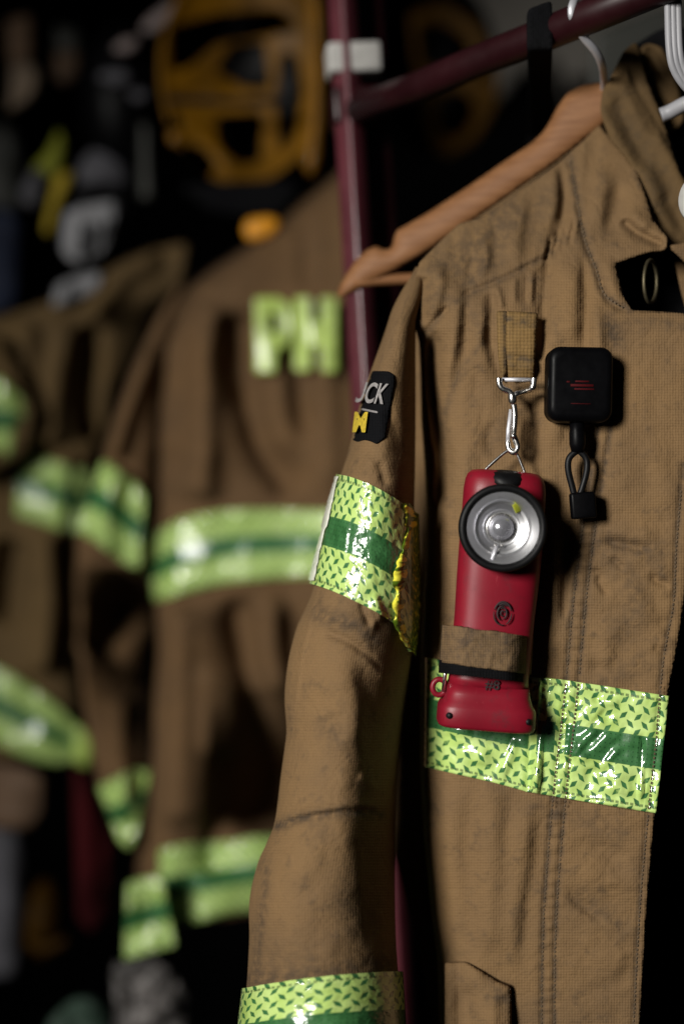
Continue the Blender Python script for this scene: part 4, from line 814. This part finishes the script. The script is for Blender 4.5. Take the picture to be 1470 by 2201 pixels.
def slv_depth(x, y): return D1 + 0.03 + (0.07 + 0.10 * np.clip((x - 180) / 150, 0, 1)) * np.clip((y - 1215) / 90, 0, 1) * np.clip((1640 - y) / 170, 0, 1) - (1.7 * fold_height(x, y, [fold([(330, 740), (270, 900), (245, 1000)], 26, 22, 16, 0.15), fold([(300, 1230), (250, 1330), (200, 1420)], -60, 46, 40, 0.15), fold([(270, 1480), (260, 1600), (270, 1780)], 26, 30, 26, 0.15), fold([(250, 1000), (230, 1120), (230, 1200)], 20, 30, 26, 0.1)]) + 12 * fbm(x / 70, y / 70)) * D1 / F
panel('sleeve', SLV, slv_depth, M['back_cloth'], ph, step=9, edge=(26, 16), thick=0.01)
patch('sleeve_tape', [(220, 990), (250, 1000), (285, 1030), (312, 1062)], [(166, 1142), (210, 1168), (260, 1205), (302, 1226)], lambda x, y: slv_depth(x, y) - 0.006, M['tape_far'], ph, nu=30, nv=16, noise=(10, 30))
patch('cuff_tape', [(212, 1692), (250, 1672), (290, 1655), (324, 1658)], [(258, 1808), (275, 1822), (286, 1812), (300, 1765)], lambda x, y: slv_depth(x, y) - 0.006, M['tape_far'], ph, nu=24, nv=14, noise=(12, 30))
patch('cuff_tape', [(274, 1900), (300, 1890), (345, 1880)], [(268, 2062), (310, 2050), (376, 2032)], lambda x, y: D1 - 0.03 - 8 * fbm(x / 40, y / 40) * D1 / F, M['tape_far'], ph, nu=24, nv=14, noise=(20, 40))

# =================================================================== left coat
D2 = 1.68
lj = thing('turnout_jacket', 'blurred olive brown coat at the left edge with lime bands', 'jacket', V3(80, 1650, D2))
lf = [fold([(60, 680), (50, 850), (60, 980)], 26, 40, 30, 0.1), fold([(150, 690), (120, 820), (110, 970)], 24, 30, 26, 0.1), fold([(200, 690), (190, 830), (200, 960)], -50, 22, 22, 0.1), fold([(100, 1130), (110, 1300), (90, 1460)], 30, 34, 26, 0.1), fold([(160, 1160), (170, 1300)], -26, 16, 18, 0.1), fold([(30, 1150), (10, 1350)], -34, 26, 26, 0.15), fold([(350, 535), (260, 600), (180, 680)], 20, 24, 30, 0.15), fold([(145, 985), (138, 1060), (132, 1140)], 16, 14, 9, 0.0)]
LJ = [(405, 520), (330, 535), (270, 558), (210, 592), (130, 638), (60, 664), (-80, 700), (-80, 1640), (60, 1632), (130, 1645), (165, 1636), (166, 1560), (162, 1450), (166, 1280), (178, 1140), (190, 1000), (210, 950), (240, 850), (290, 770), (345, 660), (395, 600)]
def lj_depth(x, y): return D2 - (1.8 * fold_height(x, y, lf) + 26 * fbm(x / 85 + 3, y / 430, 2) + 14 * fbm(x / 80, y / 80)) * D2 / F + 0.05 * np.clip((x - 210) / 120, 0, 1) * np.clip((y - 640) / 60, 0, 1)
panel('back_body', LJ, lj_depth, M['left_cloth'], lj, step=11, edge=(14, 14), thick=0.004)
patch('reflective_tape', [(42, 972), (90, 984), (140, 998), (188, 1012)], [(34, 1108), (80, 1122), (130, 1138), (174, 1147)], lambda x, y: lj_depth(x, y) - 0.006, M['tape_far'], lj, nu=40, nv=16, noise=(6, 30))
patch('hem_tape', [(-70, 1400), (0, 1436), (60, 1470), (125, 1518), (165, 1562)], [(-70, 1570), (0, 1600), (60, 1628), (125, 1642), (165, 1630)], lambda x, y: lj_depth(x, y) - 0.008, M['tape_far'], lj, nu=40, nv=16, noise=(6, 40))
panel('tape_end', [(160, 1552), (185, 1568), (203, 1600), (196, 1650), (176, 1652), (160, 1640)], lambda x, y: D2 - 0.02 + 0 * x, M['lime'], lj, step=9, edge=(10, 10))
panel('sleeve', [(-90, 690), (0, 715), (45, 800), (84, 880), (76, 940), (45, 985), (0, 1010), (-90, 1030)], lambda x, y: D2 - 0.06 + 0 * x, M['left_cloth'], lj, step=11, edge=(24, 18), noise=(10, 60), thick=0.01)
patch('sleeve_tape', [(-60, 790), (0, 812), (40, 845), (80, 890)], [(-60, 995), (0, 988), (40, 968), (74, 925)], lambda x, y: D2 - 0.068 + np.clip(x - 20, 0, 100) * 0.0003 + np.clip(y - 900, 0, 100) * 0.0002, M['tape_far'], lj, nu=24, nv=14, noise=(14, 40))

# =================================================================== helmets
def bowl(name, cx, cy, rx, ry, d, q0, y0, deep, mat, parent, rim=False):
    C0 = V3(cx, cy, d); k = d / F; vs = []; fs = []; n = 64; rows = []
    for j in range(15): a = PI / 2 * j / 14; rows.append((q0 * math.cos(a), y0 + deep * math.sin(a)))
    if rim: rows = [(1.0, 0.004), (1.06, -0.004), (1.08, -0.010), (1.05, -0.014), (1.01, -0.008)] + rows
    for q, y in rows:
        for i in range(n): a = 2 * PI * i / n; vs.append(C0 + Vector((rx * k * q * math.cos(a), y, ry * k * q * math.sin(a))))
    for j in range(len(rows) - 1):
        for i in range(n): fs.append((j * n + i, (j + 1) * n + i, (j + 1) * n + (i + 1) % n, j * n + (i + 1) % n))
    return link_mesh(name, vs, fs, mat, parent)
def cage_depth(cx, cy, rx, ry, d, deep):
    return lambda x, y: d + deep * np.sqrt(np.clip(1 - ((x - cx) / rx) ** 2 - ((y - cy) / ry) ** 2, 0, 1))
hm = thing('helmet', 'gold helmet seen from inside above the PH coat', 'helmet', V3(525, 165, 1.64))
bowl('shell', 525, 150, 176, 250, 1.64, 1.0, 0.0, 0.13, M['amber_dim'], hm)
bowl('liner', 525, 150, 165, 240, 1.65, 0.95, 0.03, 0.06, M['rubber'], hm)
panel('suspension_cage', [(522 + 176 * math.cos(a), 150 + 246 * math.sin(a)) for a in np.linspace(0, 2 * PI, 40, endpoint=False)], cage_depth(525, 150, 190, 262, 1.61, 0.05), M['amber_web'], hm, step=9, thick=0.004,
      holes=[[(500, 96), (568, 86), (582, 188), (530, 190), (490, 166), (464, 152)], [(470, 246), (568, 240), (560, 346), (520, 354), (486, 328), (464, 288)], [(394, 302), (432, 316), (470, 354), (444, 386), (408, 372), (392, 340)], [(372, 60), (470, 30), (600, 20), (640, 60), (560, 80), (470, 92), (400, 150), (370, 150)], [(604, 110), (640, 120), (650, 200), (636, 290), (604, 330), (592, 230)], [(365, 250), (385, 246), (400, 268), (384, 282), (366, 280)]], folds=[fold([(360, 180), (420, 175), (500, 200)], 10, 16), fold([(400, 260), (470, 330), (520, 380)], 10, 14)])
panel('brim', [(655, -80), (688, -80), (700, 100), (697, 250), (690, 350), (668, 385), (648, 350), (664, 250), (668, 100)], lambda x, y: 1.58 + 0 * x, M['amber'], hm, step=9, edge=(20, 12), thick=0.006)
panel('headband', [(360, 206), (500, 210), (650, 206), (650, 220), (500, 225), (360, 220)], lambda x, y: 1.585 + 0 * x, M['rubber'], hm, step=9, thick=0.003)
panel('rear_clip', [(362, 278), (388, 280), (392, 305), (376, 316), (362, 304)], lambda x, y: 1.59 + 0 * x, M['amber'], hm, step=7, edge=(8, 6), thick=0.006)
panel('neck_guard', [(385, 400), (460, 392), (620, 384), (650, 400), (610, 466), (540, 470), (450, 455)], lambda x, y: 1.60 + 0 * x, M['blackcloth'], hm, step=10, edge=(10, 12), thick=0.004)
panel('chin_tab', [(528, 472), (570, 464), (604, 470), (598, 496), (572, 514), (538, 520), (522, 502)], lambda x, y: 1.55 + 0 * x, M['orange'], hm, step=8, edge=(10, 8), thick=0.004)['label'] = 'bright orange tab under the helmet'
hm2 = thing('helmet', 'dim yellow helmet seen from inside behind the maroon rail', 'helmet', V3(950, 150, 1.9))
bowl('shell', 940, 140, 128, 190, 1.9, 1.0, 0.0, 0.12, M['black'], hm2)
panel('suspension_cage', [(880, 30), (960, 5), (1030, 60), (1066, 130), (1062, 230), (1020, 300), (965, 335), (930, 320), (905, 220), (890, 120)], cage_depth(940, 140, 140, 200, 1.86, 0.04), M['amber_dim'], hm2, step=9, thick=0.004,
      holes=[[(900, 50), (955, 52), (1010, 90), (1000, 130), (930, 150), (905, 130)], [(945, 200), (1000, 195), (1022, 225), (1005, 280), (965, 300), (940, 270)], [(1030, 110), (1048, 140), (1046, 180), (1020, 170)], [(908, 180), (925, 190), (922, 240), (910, 220)]])
# dark helmets at the upper left
bh = thing('helmet', 'glossy black helmet with pale reflective strips left of the gold helmet', 'helmet', V3(300, 200, 1.72))
def dome(name, cx, cy, rx, ry, d, dy, mat, parent):
    C0 = V3(cx, cy, d); k = d / F; vs = []; fs = []; n = 36
    for j in range(13):
        a = -PI / 2 + PI * j / 12
        for i in range(n): t = 2 * PI * i / n; vs.append(C0 + Vector((rx * k * math.cos(a) * math.cos(t), dy * math.cos(a) * math.sin(t), ry * k * math.sin(a))))
    for j in range(12):
        for i in range(n): fs.append((j * n + i, j * n + (i + 1) % n, (j + 1) * n + (i + 1) % n, (j + 1) * n + i))
    return link_mesh(name, vs, fs, mat, parent)
dome('shell', 265, 215, 92, 165, 1.76, 0.045, M['black'], bh)
sd2 = lambda x, y: 1.70 + 0 * x
for o_ in ([(420, -30), (390, -10), (340, 20), (302, 55), (306, 72), (335, 70), (370, 40), (425, 5)], [(238, 108), (265, 82), (300, 78), (298, 100), (276, 116)], [(205, 168), (228, 148), (275, 150), (284, 176), (250, 184)], [(274, 206), (292, 190), (316, 192), (318, 212), (298, 222)]):
    panel('reflective_strip', o_, sd2, M['pink'] if o_[0][1] < 150 else M['greycloth'], bh, step=8, edge=(6, 6), thick=0.003)  # pale pieces standing in for highlights on the glossy shell
panel('brim', [(300, 262), (322, 262), (330, 430), (300, 432)], lambda x, y: 1.7 + 0 * x, M['greybox'], bh, step=9, edge=(6, 6), thick=0.004)
gh2 = thing('helmet', 'small grey topped helmet above the white tags', 'helmet', V3(225, 365, 1.72))
dome('shell', 225, 400, 62, 84, 1.76, 0.035, M['greycloth'], gh2)
panel('brim', [(150, 405), (210, 392), (285, 398), (290, 424), (210, 422), (155, 440)], lambda x, y: 1.71 + 0 * x, M['black'], gh2, step=8, edge=(8, 8), thick=0.006)

# small gear hanging at the left
def cloth_piece(name, label, cat, poly, d, mat, edge=(18, 16), noise=(10, 40), thick=0.012, folds=()):
    return tag(panel(name, poly, lambda x, y: d + 0 * x, mat, None, step=9, smooth=3, edge=edge, noise=noise, thick=thick, folds=folds), label, cat)
g1 = thing('work_glove', 'pale tan work glove hanging at the top left corner', 'glove', V3(50, 60, 1.8))
panel('cuff', [(14, 40), (70, 30), (74, 110), (66, 142), (20, 142)], lambda x, y: 1.8 + 0 * x, M['brown'], g1, step=9, edge=(14, 14), thick=0.01)
panel('palm', [(24, 136), (60, 132), (86, 150), (84, 190), (66, 215), (40, 232), (18, 240), (22, 190)], lambda x, y: 1.79 + 0 * x, M['tanleather'], g1, step=9, edge=(16, 14), thick=0.012, folds=[fold([(60, 160), (40, 225)], -10, 6)])
g2 = thing('work_glove', 'dim brown work glove hanging second from the top left corner', 'glove', V3(145, 60, 1.8))
panel('cuff', [(116, 55), (176, 62), (174, 120), (118, 118)], lambda x, y: 1.84 + 0 * x, M['greybox'], g2, step=9, edge=(14, 14), thick=0.01)
panel('palm', [(116, 112), (176, 110), (172, 160), (150, 184), (120, 180)], lambda x, y: 1.83 + 0 * x, M['brown'], g2, step=9, edge=(16, 14), thick=0.012)
ls = thing('safety_strap', 'lime and yellow safety strap hanging left of the white tags', 'strap', V3(120, 400, 1.72))
panel('lime_band', [(128, 275), (142, 300), (136, 360), (112, 392), (80, 380), (66, 362), (100, 330)], lambda x, y: 1.72 + 0 * x, M['limey'], ls, step=9, edge=(14, 12), thick=0.01)
panel('yellow_band', [(120, 372), (160, 368), (152, 400), (126, 450), (110, 510), (92, 500), (108, 430)], lambda x, y: 1.715 + 0 * x, M['yelltxt'], ls, step=9, edge=(12, 10), thick=0.008)
panel('pale_band', [(70, 360), (98, 366), (96, 400), (78, 450), (48, 440), (40, 412)], lambda x, y: 1.71 + 0 * x, M['greycloth'], ls, step=9, edge=(12, 10), thick=0.008)
def name_tag(label, poly, bars):
    t = thing('name_tag', label, 'tag', V3(*poly[0], 1.66)); panel('card', poly, lambda x, y: 1.66 + 0 * x, M['whitecard'], t, step=9, edge=(4, 5), thick=0.004)
    for b in bars: panel('dark_bar', b, lambda x, y: 1.651 + 0 * x, M['rubber'], t, step=8, thick=0.002)
name_tag('larger white tag with dark bars under the grey topped helmet', [(140, 455), (190, 438), (252, 430), (248, 500), (218, 550), (160, 568), (132, 540)], ([(172, 470), (180, 468), (178, 555), (168, 555)], [(198, 478), (210, 474), (196, 545), (188, 548)], [(228, 470), (240, 466), (224, 525), (216, 528)]))
name_tag('smaller white tag hanging just above the left coat shoulder', [(120, 612), (165, 592), (222, 584), (216, 622), (170, 642), (112, 662)], ([(150, 602), (158, 600), (150, 648), (142, 650)],))
cloth_piece('gear_bag', 'navy blue gear bag hanging at the left edge', 'bag', [(-60, 440), (30, 450), (46, 480), (40, 640), (20, 672), (-60, 690)], 1.78, M['blue'])
cloth_piece('grey_towel', 'dim grey towel hanging behind the navy bag', 'towel', [(-60, 255), (30, 270), (46, 330), (40, 460), (-60, 455)], 1.84, M['greybox'])
# gear below the coats, lower left
cloth_piece('leather_pouch', 'square brown leather pouch below the left coat', 'pouch', [(-20, 1640), (60, 1648), (98, 1668), (94, 1752), (66, 1788), (-20, 1782)], 1.66, M['brown'], edge=(14, 14))
cloth_piece('trouser_leg', 'long grey trouser leg hanging at the lower left edge', 'trousers', [(-60, 1775), (40, 1782), (54, 1860), (50, 2000), (36, 2100), (-60, 2120)], 1.72, M['greycloth'], folds=[fold([(20, 1790), (10, 2080)], 20, 20)])
cloth_piece('red_bag', 'dark red bag hanging under the sleeve of the PH coat', 'bag', [(155, 1642), (180, 1650), (215, 1710), (245, 1800), (240, 1960), (200, 2010), (165, 1980), (160, 1800)], 1.62, M['redcloth'], folds=[fold([(170, 1660), (190, 1800), (185, 1980)], 24, 18)])
h3 = thing('helmet', 'small dim amber helmet on the floor side of the red bag', 'helmet', V3(100, 1980, 1.75)); h3['label'] = 'small dim amber helmet left of the dark red bag'
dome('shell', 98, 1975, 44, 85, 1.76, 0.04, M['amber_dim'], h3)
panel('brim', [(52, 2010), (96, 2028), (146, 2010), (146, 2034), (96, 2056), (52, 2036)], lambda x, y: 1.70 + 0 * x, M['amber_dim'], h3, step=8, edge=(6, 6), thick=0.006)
cloth_piece('crumpled_sack', 'crumpled silver grey sack at the bottom below the PH coat', 'sack', [(240, 2080), (290, 2058), (360, 2075), (400, 2130), (410, 2300), (230, 2300), (250, 2180)], 1.5, M['bottle'], noise=(46, 36), edge=(20, 20))
cloth_piece('folded_tarp', 'dull green folded tarp in the bottom left corner', 'tarp', [(100, 2200), (150, 2150), (200, 2138), (235, 2170), (235, 2300), (90, 2300)], 1.55, plain('green_tarp', (0.025, 0.05, 0.034), 0.7, var=0.5, scale=16), noise=(30, 40))
cloth_piece('grey_box_panel', 'dim grey box standing behind the coat collar and steel hook', 'box', [(1270, 72), (1425, 10), (1490, 0), (1490, 300), (1270, 300)], 1.6, M['greybox'], edge=(6, 6), noise=(2, 60), thick=0.05)

# =================================================================== setting
def quad(name, a, b, z0, z1, y, mat):
    o = link_mesh(name, [(a, y, z0), (b, y, z0), (b, y, z1), (a, y, z1)], [(0, 1, 2, 3)], mat, smooth=False); thicken(o, 0.03); o['kind'] = 'structure'; return o
quad('wall', -3, 3, -0.2, 3.4, 2.55, M['wall'])
wp = panel('wall_panel', [(955, -160), (1500, -260), (1500, 150), (1215, 170), (1228, 250), (1195, 120), (1118, 150), (1080, 200), (1010, 260), (955, 200)], lambda x, y: 2.5 + 0 * x, M['pale'], None, step=30, smooth=0, thick=0.01); wp['kind'] = 'structure'
fl = link_mesh('floor', [(-4, -3, 0), (4, -3, 0), (4, 4, 0), (-4, 4, 0)], [(0, 1, 2, 3)], plain('grey_floor', (0.05, 0.048, 0.045), 0.7), smooth=False); fl['kind'] = 'structure'

# =================================================================== light
world = bpy.data.worlds.new('World'); scene.world = world; world.use_nodes = True
bg = world.node_tree.nodes['Background']; bg.inputs[0].default_value = (0.75, 0.85, 1.0, 1); bg.inputs[1].default_value = 0.006
def area(name, loc, target, size, power, color):
    L = bpy.data.lights.new(name, 'AREA'); L.shape = 'RECTANGLE'; L.size = size[0]; L.size_y = size[1]; L.energy = power; L.color = color
    o = bpy.data.objects.new(name, L); COL.objects.link(o); o.location = loc
    o.rotation_euler = (Vector(target) - Vector(loc)).to_track_quat('-Z', 'Y').to_euler(); return o
T = Vector((0.1, 0.95, 1.4))
area('window_light', T + Vector((-0.61, -0.76, 0.24)) * 3.4, Vector((0.10, 0.95, 1.37)), (0.8, 1.0), 9.7, (1.0, 0.97, 0.91)).data.spread = math.radians(38)

scene.render.engine = 'CYCLES'
scene.cycles.use_denoising = True
try: scene.cycles.denoiser = 'OPENIMAGEDENOISE'
except Exception: pass
scene.cycles.max_bounces = 5; scene.cycles.diffuse_bounces = 2; scene.cycles.glossy_bounces = 3; scene.cycles.transparent_max_bounces = 6
scene.cycles.sample_clamp_indirect = 4.0
scene.view_settings.view_transform = 'Standard'; scene.view_settings.look = 'None'; scene.view_settings.exposure = 0; scene.view_settings.gamma = 1
